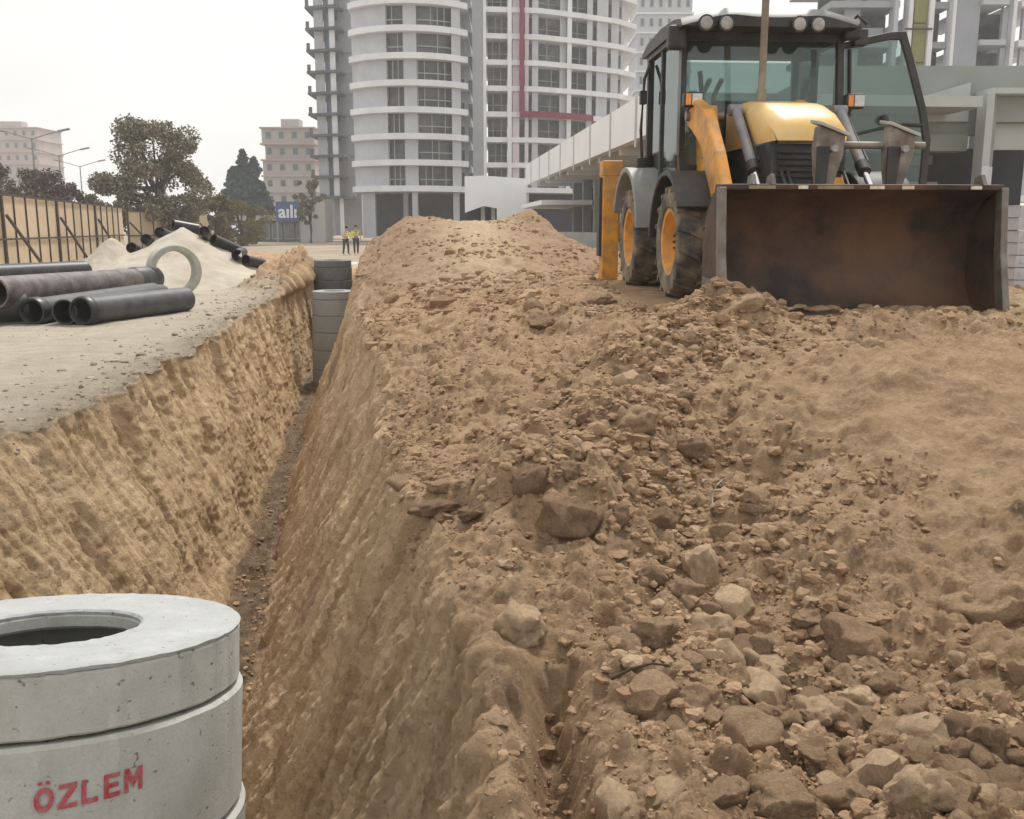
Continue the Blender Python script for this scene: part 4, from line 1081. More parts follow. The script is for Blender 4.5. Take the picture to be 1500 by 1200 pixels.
def car(px, y, paint, label, L=4.2, van=False, z0=0.0):
    root = tag(empty('parked_car', (col_x(px, y, 1), y, z0), (0, 0, random.uniform(-.1, .1))), label, 'van' if van else 'car')
    if van: prof = [(-2.3, .35), (2.4, .35), (2.4, .95), (1.9, 1.15), (1.35, 1.9), (-2.25, 2.0), (-2.3, 1.0)]
    else: prof = [(-2.1, .3), (2.1, .3), (2.12, .75), (1.2, .9), (.55, 1.42), (-1.2, 1.45), (-1.95, .95), (-2.1, .8)]
    MB().prism(prof, -.85, .85, 'y').build('body', M[paint], root, bevel=.06)
    gl = [(1.0, .98), (.5, 1.36), (-1.15, 1.38), (-1.7, .98)] if not van else [(1.75, 1.2), (1.3, 1.8), (.4, 1.8), (.4, 1.2)]
    MB().prism(gl, -.87, .87, 'y').build('window', M['void'], root)
    for sx_ in (-1.3, 1.3):
        for sy2 in (-.8, .8):
            MB().lathe([(.16, -.1), (.32, -.1), (.32, .1), (.16, .1)], 16, Matrix.Translation((sx_, sy2, .32)) @ Matrix.Rotation(math.pi / 2, 4, 'X')).build('wheel', M['rubber'], root)
    return root
car(322, 95, 'car_white', 'pale van parked beyond the far pipe heap', van=True)
car(352, 100, 'car_dark', 'dark car parked beyond the sand pile and the yellowish shrub')

# ------------------------------------------------------------------ hoarding fence on the left
def fence(label, A, B, H, n, brace_every, parent_label_cat='fence'):
    A, B = Vector(A), Vector(B)
    root = tag(empty('hoarding_fence', A), label, 'fence')
    d = (B - A); L = d.length; d.normalize(); nrm_ = Vector((d.y, -d.x, 0))
    w = L / n
    pm = MB().bar((0, 0, H / 2), d * (w - .03) + Vector((0, 0, H / 2)), .05, H).mesh('sheet', M['sheet'])
    sm = MB().bar(nrm_ * .05 + Vector((0, 0, 0)), nrm_ * .05 + Vector((0, 0, H + .03)), .07, .05, (0, 1, 0)).mesh('stud', M['stud'])
    for k in range(n):
        link('sheet', pm, root, d * (w * k), (0, 0, 0))
        link('stud', sm, root, d * (w * k - .015))
    for z in (H * .99, H * .40):
        MB().bar(nrm_ * .10 + Vector((0, 0, z)), d * L + nrm_ * .10 + Vector((0, 0, z)), .05, .08).build('rail', M['stud'], root)
    for k in range(0, n, brace_every):
        p = d * (w * k)
        MB().bar(p + nrm_ * .08 + Vector((0, 0, 0)), p + nrm_ * .08 + Vector((0, 0, H + .1)), .10, .12, (0, 1, 0)).build('post', M['stud'], root)
        MB().bar(p + nrm_ * .22 + Vector((0, 0, H * .72)), p + d * 2.2 + nrm_ * .9 + Vector((0, 0, 0)), .09, .09).build('brace', M['stud'], root)
    return root
fence('long tan sheet hoarding with brown posts behind the pipes at left', (-18.4, 30, 0), (-25.6, 64, 0), 2.95, 20, 5)
fence('short far stretch of tan hoarding beside the leafy tree', (-26.1, 66, 0), (-24.4, 78, 0), 2.8, 7, 3)

# ------------------------------------------------------------------ trees and shrubs
def leaves(clumps, per, size, mat, parent, name='crown', flat=1.0):
    r = rng
    n = len(clumps) * per
    c = np.repeat(np.array([k[:3] for k in clumps]), per, 0); rad = np.repeat(np.array([k[3] for k in clumps]), per)
    d = r.normal(size=(n, 3)); d /= np.linalg.norm(d, axis=1, keepdims=True)
    p = c + d * (rad * r.uniform(0.25, 1.0, n) ** 0.6)[:, None] * np.array([1, 1, flat])
    a = r.normal(size=(n, 3)); a /= np.linalg.norm(a, axis=1, keepdims=True)
    b = np.cross(a, r.normal(size=(n, 3))); b /= np.linalg.norm(b, axis=1, keepdims=True)
    s = size * r.uniform(.6, 1.4, n)[:, None]
    q = np.stack([p - a * s, p - b * s * .55, p + a * s, p + b * s * .55], 1).reshape(-1, 3)
    me = bpy.data.meshes.new(name)
    me.vertices.add(n * 4); me.vertices.foreach_set('co', q.astype(np.float32).ravel())
    me.loops.add(n * 4); me.loops.foreach_set('vertex_index', np.arange(n * 4, dtype=np.int32))
    me.polygons.add(n); me.polygons.foreach_set('loop_start', np.arange(0, n * 4, 4, dtype=np.int32))
    me.update(calc_edges=True); me.materials.append(mat)
    return link(name, me, parent)
def tree(label, loc, H, W, mat, per=110, nclump=46, leaf=.16, low=.25, cat='tree', name='leafy_tree'):
    root = tag(empty(name, loc), label, cat)
    tips = []
    mb = MB()
    mb.tube([(0, 0, -.1), (.1, 0, H * .2), (-.05, .1, H * .45), (.1, 0, H * .7)], [W * .05, W * .04, W * .028, W * .01], 8)
    for k in range(nclump):
        a = random.uniform(0, 6.28); h = random.uniform(low, 1.0)
        rr = W / 2 * math.sin(math.pi * min(1, (h - low * .6) / (1.08 - low * .6))) ** .6 * random.uniform(.35, 1.05)
        p = (rr * math.cos(a), rr * math.sin(a), H * h * random.uniform(.93, 1.0))
        tips.append((*p, W * random.uniform(.07, .15)))
        if k % 3 == 0:
            z = H * random.uniform(.2, .5)
            mb.tube([(0, 0, z), (p[0] * .55, p[1] * .55, z + (p[2] - z) * .65), p], [W * .018, W * .011, W * .004], 5, False)
    mb.build('trunk', M['bark'], root, smooth=60)
    leaves(tips, per, leaf, mat, root, flat=.8)
    return root
tree('broad olive brown tree standing behind the hoarding', (col_x(230, 72, 5), 72, 0), 9.2, 8.0, M['leaf_olive'], 330, 100, .115, .05)
tree('small yellowing tree right of the broad olive one', (col_x(320, 80, 3), 80, 0), 4.2, 3.6, M['leaf_yellow'], 150, 34, .12, .12)
tree('low olive tree between the cream flats and the tower', (col_x(453, 112, 5), 112, 0), 7, 3.6, M['leaf_olive'], 120, 30, .13, .3)
for k, (px, y, H, W, mt, lb) in enumerate([
        (14, 60, 5.6, 5.4, 'leaf_brown', 'bare brown shrub behind the hoarding at the left end'),
        (60, 64, 5.2, 4.6, 'leaf_brown', 'bare brown shrub behind the hoarding under the lamp arms'),
        (100, 68, 4.6, 4.4, 'leaf_brown', 'lower brown shrub beyond the middle of the hoarding'),
        (140, 74, 4.0, 5.0, 'leaf_yellow', 'low yellowish shrub left of the broad olive tree'),
        (352, 92, 4.0, 5.4, 'leaf_yellow', 'low yellowish shrub in front of the dark conifers')]):
    tree(lb, (col_x(px, y, 3), y, 0), H, W, M[mt], 230, 44, .09, .08, 'shrub', 'shrub')
def conifer(label, px, y, H, W):
    root = tag(empty('conifer_tree', (col_x(px, y, 6), y, 0)), label, 'tree')
    MB().tube([(0, 0, 0), (0, 0, H * .97)], [W * .04, W * .008], 7).build('trunk', M['bark'], root)
    cl = []
    for k in range(120):
        h = .06 + .93 * (k + random.random()) / 120; a = random.uniform(0, 6.28); rr = W / 2 * (1 - h) ** .8 * random.uniform(.5, 1)
        cl.append((rr * math.cos(a), rr * math.sin(a), H * h, W * .13 * (1.15 - h) + .16))
    leaves(cl, 90, .24, M['leaf_conifer'], root, flat=.7)
for px, H, W, lb in ((342, 9.6, 5.6, 'dark blue green conifer, left of its clump by the cream flats'), (358, 11.8, 6.0, 'tallest blue green conifer in the clump by the cream flats'),
                     (374, 10.8, 6.0, 'dark blue green conifer touching the cream flats')):
    conifer(lb, px, 130, H, W)

# double armed street lamps
def lamp(label, px, py, y):
    p = at(px, py, y)
    root = tag(empty('street_lamp', (p.x, y, 0)), label, 'street lamp', None)
    h = p.z
    MB().tube([(0, 0, 0), (0, 0, h)], [.10, .05], 8).build('pole', M['lamp_metal'], root)
    for s in (-1, 1):
        MB().tube([(0, 0, h - .1), (s * .8, 0, h + .15), (s * 1.9, 0, h + .45)], .035, 6).build('arm', M['lamp_metal'], root)
        MB().cbox((s * 2.2, 0, h + .5), (.8, .22, .12), (0, -s * .2, 0)).build('lamp_head', M['lamp_metal'], root, bevel=.03)
lamp('tallest double armed street lamp above the hoarding', 46, 202, 66)
lamp('middle double armed street lamp beyond the hoarding', 86, 227, 82)
lamp('lowest and farthest double armed street lamp beyond the hoarding', 117, 243, 98)

# ------------------------------------------------------------------ sand piles
def pile(label, px, py_top, y, W, Dp, seed):
    pk = at(px, py_top, y)
    n = 90
    u = np.linspace(-1.25, 1.25, n); U, Vv = np.meshgrid(u, u)
    XX, YY = U * W / 2, Vv * Dp / 2
    rr = np.sqrt(U ** 2 + Vv ** 2) * (1 + .12 * fbm(U * 1.5, Vv * 1.5, U * 0, 3, seed))
    zz = pk.z * np.clip(1.03 - rr, 0, 2) ** 1.08 + .16 * fbm(XX * 1.1, YY * 1.1, XX * 0, 5, seed + 3) * (rr < 1.0) + .035 * fbm(XX * 6, YY * 6, XX * 0, 4, seed + 4)
    zz = np.where(rr > 1.02, np.minimum(zz, .02) - .12 * sstep(1.02, 1.2, rr), zz)
    me = grid_mesh('sand_pile', XX, YY, zz); me.materials.append(M['sand'])
    bm = bmesh.new(); bm.from_mesh(me); rf = rr.ravel(); bm.verts.ensure_lookup_table()
    bmesh.ops.delete(bm, geom=[v for v in bm.verts if rf[v.index] > 1.10], context='VERTS'); bm.to_mesh(me); bm.free()
    PILES.append((np.stack([XX + pk.x, YY + y, zz], 2).reshape(-1, 3), n))
    return tag(link('sand_pile', me, None, (pk.x, y, 0)), label, 'sand pile')
PILES = []
pile('large pale sand pile behind the upright concrete ring', 266, 334, 28.5, 6.3, 6.2, 3)
pile('small pale sand pile at the foot of the hoarding', 163, 351, 33, 3.4, 3.4, 12)

# ------------------------------------------------------------------ concrete rings and manholes
def chip(me, amp, freq, seed, zmin=-1e9):
    v = np.array([q.co for q in me.vertices]); n = fbm(v[:, 0] * freq, v[:, 1] * freq, v[:, 2] * freq, 3, seed)
    n2 = np.clip(fbm(v[:, 0] * freq * 3, v[:, 1] * freq * 3, v[:, 2] * freq * 3, 2, seed + 4) - .15, 0, 1)
    r = np.hypot(v[:, 0], v[:, 1])
    k = 1 - amp * .4 * (n + 1) / np.maximum(r, .1) - amp * 1.6 * n2
    v[:, 0] *= k; v[:, 1] *= k
    v[:, 2] += amp * .5 * n
    me.vertices.foreach_set('co', v.astype(np.float32).ravel()); me.update()
def ring_prof(ri, ro, z0, z1, bev=.012):
    zs = [z0 + bev] + list(np.linspace(z0 + bev * 2, z1 - bev * 2, 5)) + [z1 - bev]
    return [(ro - bev, z0)] + [(ro, z) for z in zs] + [(ro - bev, z1)] + [(ri + (ro - bev - ri) * t, z1) for t in (.75, .5, .25)] + [(ri + bev, z1), (ri, z1 - bev), (ri, (z0 + z1) / 2), (ri, z0 + bev), (ri + bev, z0)]
def manhole(label, loc, rot, r, scale=1.0, mat='concrete', topm='concrete_top', seg=96, text=None):
    root = tag(empty('concrete_manhole', loc, rot), label, 'manhole', 'precast concrete manholes along the trench')
    z = 0.0
    hs = [.203, .40, .42, .45, .5, .5]
    for k, h in enumerate(hs):
        h *= scale
        ro = r + .013 * k * scale; ri = (.285 * scale if k == 0 else ro - .10 * scale)
        if k == 0 and topm != mat:
            # the cast slab: side and under in one part, its smooth pale top a sub-part
            mb = MB().lathe([(ro - .008, z - h)] + [(ro, q) for q in np.linspace(z - h + .008, z - .026, 7)] + [(ro - .006, z - .018), (ri + .2, z - .018), (ri + .006, z - .018), (ri, z - .024), (ri, z - .06), (ri + .01, z - .07), (ro - .10, z - .095), (ro - .09, z - h)], seg); me = mb.mesh('cover_ring', M[mat], 35); chip(me, .006, 20, 5)
            ring = link('cover_ring', me, root)
            tp = [(ri + .004, z - .017), (ro - .001, z - .017), (ro + .004, z - .006), (ro - .006, z)] + [(ri + (ro - ri) * t, z) for t in (.8, .6, .4, .2)] + [(ri + .012, z), (ri + .003, z - .008)]
            me = MB().lathe(tp, 192).mesh('top_skim', M[topm], 40); chip(me, .007, 30, 8)
            link('top_skim', me, ring)
        else:
            me = MB().lathe(ring_prof(ri, ro, z - h, z), seg).mesh('shaft_ring', M[mat], 35); chip(me, .006, 8, 15 + k)
            ring = link('shaft_ring', me, root)
            if text and k == 1:
                tm = stencil(text, .047, .070, .0105, M['letter_red'])
                bm = bmesh.new(); bm.from_mesh(tm)
                bmesh.ops.triangulate(bm, faces=bm.faces)
                for _ in range(2):
                    bmesh.ops.subdivide_edges(bm, edges=[e_ for e_ in bm.edges if e_.calc_length() > .012], cuts=1)
                    bmesh.ops.triangulate(bm, faces=bm.faces)
                ta = text_angle
                for v in bm.verts:
                    a = ta + v.co.x / ro * 1.06
                    rr = ro + .0015 + v.co.z
                    zz = z - .180 * scale + v.co.y + (v.co.x * .035)
                    v.co = (rr * math.sin(a), -rr * math.cos(a), zz)
                bm.to_mesh(tm); bm.free()
                link('lettering', tm, ring)
        z -= h + .012 * scale
    return root
def at_d(px, py, d):
    v = (600 - py) / FPX * d
    return Vector(((px - 750) / FPX * d, d * CP + v * SP, EYE - d * SP + v * CP))
text_angle = 0.612
def stencil(txt, w, h, gap, mat):
    """bold block capitals as flat paint, one sheet"""
    P = {'Z': [(0, 0), (0, .2), (.60, .8), (.03, .8), (.03, 1), (1, 1), (1, .8), (.38, .2), (1, .2), (1, 0)],
         'L': [(0, 0), (0, 1), (.27, 1), (.27, .21), (.9, .21), (.9, 0)],
         'E': [(0, 0), (0, 1), (.92, 1), (.92, .8), (.27, .8), (.27, .61), (.82, .61), (.82, .41), (.27, .41), (.27, .2), (.95, .2), (.95, 0)],
         'M': [(-.05, 0), (-.05, 1), (.24, 1), (.5, .52), (.76, 1), (1.05, 1), (1.05, 0), (.80, 0), (.80, .62), (.5, .14), (.20, .62), (.20, 0)]}
    mb = MB(); total = len(txt) * w + (len(txt) - 1) * gap
    for i, ch in enumerate(txt):
        x0 = -total / 2 + i * (w + gap)
        if ch == 'Ö':
            n = 20; vs = []
            for k in range(n):
                a = 2 * math.pi * k / n
                vs.append((x0 + w * (.5 + .52 * math.cos(a)), h * (.5 + .5 * math.sin(a)), 0)); vs.append((x0 + w * (.5 + .25 * math.cos(a)), h * (.5 + .28 * math.sin(a)), 0))
            mb.add(vs, [(2 * k, 2 * ((k + 1) % n), 2 * ((k + 1) % n) + 1, 2 * k + 1) for k in range(n)])
            for c in (.30, .70):
                mb.add([(x0 + w * (c + dx), h * (1.17 + dy), 0) for dx, dy in ((-.11, -.07), (.11, -.07), (.11, .07), (-.11, .07))], [(0, 1, 2, 3)])
        else:
            mb.add([(x0 + w * a, h * b, 0) for a, b in P[ch]], [tuple(range(len(P[ch])))[::-1]])
    return mb.mesh('lettering', mat)
mc = at_d(76, 917, 3.28)
manhole('near round concrete manhole with a pale top and red stencilled lettering', mc, (R(-11.3), R(0.3), 0), .622, text='ÖZLEM')
m2 = at(489, 426, 25.0)
manhole('farther bare concrete manhole standing in the trench before the darker one', (m2.x, 25.0, m2.z), (0, 0, 0), .56, mat='concrete_far', topm='concrete_far', seg=48)
m3 = at(487, 381, 31.2)
manhole('farthest manhole in the trench, shade painted into its darker concrete', (m3.x, 31.2, m3.z), (R(1), 0, 0), .60, mat='concrete_dark', topm='concrete_dark', seg=48)
rc = on(257, 433, 0)
o = MB().lathe(ring_prof(.475, .615, -.22, .22, .02), 64).build('concrete_ring', M['concrete_ring'], None, 35, loc=(rc.x, rc.y, .60), rot=(R(90), 0, R(35)))
tag(o, 'pale concrete ring standing on edge in front of the sand pile', 'concrete ring')

# ------------------------------------------------------------------ plastic pipes
def pipe(label, p, q, r, mat, ribs=0, collar=None, cat='pipe', group=None):
    p, q = Vector(p), Vector(q)
    d = q - p; L = d.length
    root = tag(empty('drain_pipe', p, d.to_track_quat('Z', 'Y').to_euler()), label, cat, group)
    th = r * .12
    if ribs:
        prof = []
        n = int(L / ribs)
        for k in range(n):
            z = L * k / n
            prof += [(r * .955, z), (r, z + ribs * .25), (r, z + ribs * .65), (r * .955, z + ribs * .9)]
        prof = prof + [(r * .955, L), (r - th - r * .05, L), (r - th - r * .05, 0)]
    else:
        prof = [(r, 0), (r, L * .33), (r, L * .66), (r, L), (r - th, L), (r - th, L * .5), (r - th, 0)]
    MB().lathe(prof, 28).build('barrel', M[mat], root, 35)
    if collar:
        a, b, cm = collar
        MB().lathe([(r * 1.005, L * a), (r * 1.10, L * a + .04), (r * 1.10, L * b - .03), (r * 1.02, L * b), (r * .9, L * b), (r * .9, L * a)], 28).build('collar', M[cm], root, 35)
    return root
def seg(px0, py0, px1, py1, r, lift0=0, lift1=0):
    a = on(px0, py0, 0); b = on(px1, py1, 0)
    return (a.x, a.y, r + lift0), (b.x, b.y, r + lift1)
a, b = seg(120, 477, 272, 456, .235)
pipe('nearest grey pipe, its open black end beside another pipe mouth', a, b, .235, 'pipe_grey', collar=(0, .06, 'pipe_black'))
a, b = seg(96, 476, 236, 446, .215)
pipe('black pipe whose mouth peeks out behind the nearest grey pipe', a, b, .215, 'pipe_black')
a, b = seg(48, 476, 225, 444, .22)
pipe('grey pipe with its mouth alone between the maroon pipe and the front pair', a, b, .22, 'pipe_grey', collar=(0, .05, 'pipe_black'))
a, b = seg(-6, 478, 214, 436, .33)
pipe('faded maroon pipe with a grey coupling at its far end', (a[0], a[1], .55), (b[0], b[1] + .5, .42), .27, 'pipe_brown', collar=(.83, 1.0, 'pipe_grey'))
a, b = seg(-60, 440, 126, 424, .3)
pipe('ribbed black pipe lying rearmost at left', (a[0], a[1], .52), (b[0], b[1], .50), .26, 'pipe_black', ribs=.09)
a, b = seg(-90, 480, 40, 473, .27)
pipe('black pipe lying lowest at the left edge under the maroon one', a, b, .25, 'pipe_black')
a, b = seg(-120, 470, 60, 456, .27)
pipe('black pipe wedged beneath the maroon and ribbed pipes', a, b, .24, 'pipe_black')
# heap of black pipes behind the sand pile
pile_trees = []
for co_, n_ in PILES:
    i_ = np.arange(n_ * n_).reshape(n_, n_)
    pile_trees.append(BVHTree.FromPolygons(co_.tolist(), np.stack([i_[:-1, :-1], i_[:-1, 1:], i_[1:, 1:], i_[1:, :-1]], 2).reshape(-1, 4).tolist()))
def rest(x, y):
    z = 0.0
    for t_ in pile_trees:
        r_ = t_.ray_cast(Vector((x, y, 8)), Vector((0, 0, -1)))
        if r_[0] is not None: z = max(z, r_[0].z)
    return z
bp = [(192, 212, 28.5, 29.5, 'black pipe pointing away at the far left shoulder of the sand pile'), (214, 231, 28.3, 29.6, 'black pipe lying on the left shoulder of the sand pile'),
      (235, 252, 28.4, 29.3, 'black pipe just left of the sand pile top'), (257, 285, 28.6, 28.95, 'topmost black pipe lying across the sand pile crest'),
      (300, 309, 28.3, 29.9, 'black pipe just right of the sand pile top'), (314, 344, 28.3, 28.9, 'long black pipe sloping down the right side of the sand pile'),
      (346, 353, 28.0, 29.3, 'black pipe pointing away low on the right of the sand pile'), (360, 379, 28.3, 28.8, 'lowest black pipe at the right foot of the sand pile')]
for (u0, u1, y, y1_, lb) in bp:
    p, q = at(u0, 345, y), at(u1, 345, y1_)
    p.z = rest(p.x, p.y); q.z = rest(q.x, q.y)
    lift = max(rest(p.x + (q.x - p.x) * t_, p.y + (q.y - p.y) * t_) - (p.z + (q.z - p.z) * t_) for t_ in (0, .2, .4, .6, .8, 1)) + .13
    p.z += lift; q.z += lift
    d = (q - p).normalized()
    pipe(lb, p - d * .05, q + d * .1, .16, 'pipe_black', group='black pipes heaped behind the sand pile')

# ------------------------------------------------------------------ backhoe loader (local: x right in the photo, y to its rear, z up; origin under the front axle)
LZ = 0.88
ld = tag(empty('backhoe_loader', (lo_x, lo_y, LZ), (0, 0, R(4))), 'orange and black backhoe loader with its door open and a rusty front bucket', 'backhoe loader')
def Lb(mb, name, mat, parent=None, smooth=None, bevel=0): return mb.build(name, M[mat], parent or ld, smooth, bevel)

# wheels
def wheel(x, y, r, w, side):
    wh = empty('wheel', (x, y, r), (0, 0, 0), ld)
    Mx = Matrix.Rotation(math.pi / 2, 4, 'Y')
    mb = MB()
    prof = [(r * .56, -w * .42), (r * .62, -w * .5), (r * .80, -w * .53), (r * .90, -w * .49), (r * .94, -w * .36), (r * .95, 0), (r * .94, w * .36), (r * .90, w * .49), (r * .80, w * .53), (r * .62, w * .5), (r * .56, w * .42)]
    mb.lathe(prof, 48, Mx)
    n = 17
    for k in range(n):                                  # chevron lugs
        for s in (-1, 1):
            a0 = 2 * math.pi * (k + (0.5 if s > 0 else 0)) / n
            vs = []
            for (t, da) in ((0.02, 0.0), (0.30, .10), (0.53, .17)):
                for (dr, dd) in ((-.03, -.052), (1, -.034), (1, .034), (-.03, .052)):
                    rr = r * (.93 if dr < 0 else (1.0 if t < .5 else .945))
                    if t > .5 and dr < 0: rr = r * .86
                    a = a0 + da + dd
                    vs.append((s * w * t, rr * math.sin(a), rr * math.cos(a)))
            fs = []
            for i in range(2):
                for j in range(4):
                    fs.append((i * 4 + j, i * 4 + (j + 1) % 4, (i + 1) * 4 + (j + 1) % 4, (i + 1) * 4 + j))
            fs += [(0, 1, 2, 3), (11, 10, 9, 8)]
            mb.add(vs, fs)
    mb.build('tyre', M['rubber'], wh, 35)
    o = side
    rp = [(.02, -.06), (r * .2, -.06), (r * .22, -.10), (r * .40, -.02), (r * .46, -.10), (r * .52, -w * .45), (r * .585, -w * .47), (r * .585, -w * .40), (r * .5, -w * .3), (r * .5, w * .3), (r * .57, w * .45), (r * .52, w * .46), (.02, .1)]
    mb = MB().lathe([(a, b * 1.0) for a, b in rp], 40, (Matrix.Rotation(math.pi / 2 * o, 4, 'Y')) @ Matrix.Scale(-1, 4, (0, 0, 1)) if False else Matrix.Rotation(math.pi / 2, 4, 'Y') if o < 0 else Matrix.Rotation(-math.pi / 2, 4, 'Y'), closed=False)
    rim = mb.build('rim', M['yellow'], wh, 35)
    mb = MB()
    for k in range(8):
        a = 2 * math.pi * k / 8
        mb.tube([(o * .05, r * .15 * math.sin(a), r * .15 * math.cos(a)), (o * .13, r * .15 * math.sin(a), r * .15 * math.cos(a))], .014, 6)
    mb.build('wheel_nuts', M['black_paint'], rim)
    return wh
for x, s in ((-.94, -1), (.94, 1)):
    wheel(x, 0.0, .585, .42, s)
    wheel(x, 2.12, .61, .44, s)

# chassis
mb = MB(); mb.box(-.36, .36, -.75, 3.1, .55, .85); mb.box(-.85, .85, -.14, .14, .48, .68); mb.box(-.85, .85, 1.95, 2.3, .5, .75)
Lb(mb, 'chassis', 'black_paint', bevel=.02)
mb = MB(); mb.box(-.62, .62, .55, 2.35, .72, .98); mb.box(-.9, -.62, .7, 1.35, .5, .95); mb.box(.62, .9, .7, 1.35, .5, .95)
Lb(mb, 'tank_and_steps', 'black_paint', bevel=.03)

# mudguards
def guard(x0, x1, yc, zc, r, a0, a1, th, name, mat):
    poly = [(yc + r * math.sin(R(a)), zc + r * math.cos(R(a))) for a in np.linspace(a0, a1, 16)]
    poly += [(yc + (r - th) * math.sin(R(a)), zc + (r - th) * math.cos(R(a))) for a in np.linspace(a1, a0, 16)]
    return Lb(MB().prism(poly, x0, x1, 'x'), name, mat, None, 40, .01)
for s in (-1, 1):
    a, b = sorted((s * 1.20, s * .66))
    guard(a, b, 0.02, .60, .70, -62, 88, .05, 'front_mudguard', 'black_paint')
    a, b = sorted((s * 1.22, s * .74))
    guard(a, b, 2.12, .66, .80, -85, 70, .06, 'rear_mudguard', 'grey_plastic')
    a, b = sorted((s * .86, s * .74))
    Lb(MB().prism([(1.3, .75), (1.32, 1.25), (1.62, 1.62), (2.5, 1.62), (2.75, 1.2), (2.75, .8)], a, b), 'cab_side_panel', 'black_paint', None, None, .02)

# bonnet with grille
hp = [(.62, 2.00), (.25, 1.985), (-.30, 1.83), (-.66, 1.66), (-.82, 1.53), (-.84, 1.44), (.62, 1.44)]
mb = MB()
n = 11
secs = []
for y, zt, w in ((.62, 2.03, .40), (.25, 2.02, .395), (-.25, 1.94, .385), (-.60, 1.82, .365), (-.78, 1.72, .35), (-.845, 1.60, .335)):
    sec = []
    for t in np.linspace(-1, 1, n):
        x = w * math.copysign(abs(t) ** .8, t); drop_ = .015 * t * t + .16 * max(0, abs(t) - .7) ** 1.5 / .16
        sec.append((x, y, zt - drop_ * .55))
    secs.append([(-w, y, 1.53)] + sec + [(w, y, 1.53)])
vs = [p for s in secs for p in s]; m_ = n + 2
fs = [(i * m_ + j, i * m_ + j + 1, (i + 1) * m_ + j + 1, (i + 1) * m_ + j) for i in range(len(secs) - 1) for j in range(m_ - 1)]
fs.append(tuple((len(secs) - 1) * m_ + j for j in range(m_))[::-1])
mb.add(vs, fs)
bon = Lb(mb, 'bonnet', 'hood', smooth=40)
mb = MB().box(-.36, .36, -.80, .5, .80, 1.52); body = Lb(mb, 'engine_cover', 'grille', bevel=.02)
for k in range(11):
    Lb(MB().box(-.31, .31, -.825, -.803, .86 + .056 * k, .89 + .056 * k), 'grille_slat', 'black_paint', body)
Lb(MB().box(.17, .20, -.84, -.81, .98, 1.12), 'grille_latch', 'fork_steel', body)
mb = MB(); mb.box(-.37, .37, -.81, -.74, 1.50, 1.528)
Lb(mb, 'bonnet_trim', 'black_paint')
# exhaust stack
ex = Lb(MB().tube([(-.19, .12, 1.9), (-.19, .12, 3.32)], .037, 14), 'exhaust_stack', 'stack', smooth=40)
Lb(MB().tube([(-.19, .12, 1.86), (-.19, .12, 2.12)], .05, 14), 'exhaust_guard', 'stack', ex, 40)

# loader tower, arms and rams
for x in (-.66, .42):
    twr = Lb(MB().prism([(.62, .75), (.70, 1.75), (.50, 2.0), (.30, 1.98), (.12, 1.55), (.20, .75)], x - .05, x + .07), 'loader_tower', 'yellow', None, None, .015)
    arm = Lb(MB().prism([(.52, 1.98), (.28, 2.04), (-.18, 1.88), (-.62, 1.45), (-.92, 1.08), (-1.16, .62), (-1.20, .40), (-1.06, .36), (-.82, .76), (-.60, .95), (-.30, 1.25), (-.10, 1.52), (.30, 1.72), (.52, 1.80)], x - .20, x - .085), 'loader_arm', 'yellow', None, None, .02)
    Lb(MB().tube([(x - .24, .40, 1.88), (x + .16, .40, 1.88)], .05, 14), 'pivot_pin', 'fork_steel', arm, 40)
    Lb(MB().tube([(x - .24, -1.12, .46), (x, -1.12, .46)], .045, 14), 'pivot_pin', 'fork_steel', arm, 40)
    xr = x + .18
    ram = Lb(MB().tube([(xr, .02, 1.90), (xr, -.62, 1.30)], .052, 16), 'lift_ram', 'cylinder_grey', smooth=40)
    Lb(MB().tube([(xr, -.60, 1.32), (xr, -.90, 1.04)], .03, 12), 'ram_rod', 'chrome', ram, 40)
    Lb(MB().tube([(xr, -.58, 1.338), (xr, -.67, 1.254)], .064, 14), 'ram_gland', 'black_paint', ram, 40)
    Lb(MB().tube([(xr - .07, .03, 1.90), (xr + .07, .03, 1.90)], .06, 12), 'ram_eye', 'cylinder_grey', ram, 40)
    Lb(MB().tube([(xr + .075, .0, 1.86), (xr + .07, -.3, 1.60), (xr + .06, -.6, 1.36)], .012, 6), 'hydraulic_hose', 'black_paint', ram)
    if x < 0:   # scuffed emblem on the arm
        em = MB().cbox((x - .142, -.36, 1.555), (.09, .004, .17), (R(-45.6), 0, 0))
        e_ = Lb(em, 'emblem', 'decal_white', arm)
        for dz_ in (-.045, .0, .045):
            Lb(MB().cbox((x - .142 + dz_ * .4, -.3635 - dz_ * .70, 1.5535 + dz_ * .70), (.045, .004, .018), (R(-45.6), 0, R(0))), 'emblem_mark', 'black_paint', e_)
        Lb(MB().cbox((x - .142, -.54, 1.371), (.09, .004, .06), (R(-45.6), 0, 0)), 'reflector', 'amber', arm)
Lb(MB().tube([(-.84, -.72, 1.02), (.40, -.72, 1.02)], .07, 14), 'arm_cross_tube', 'yellow', smooth=40)

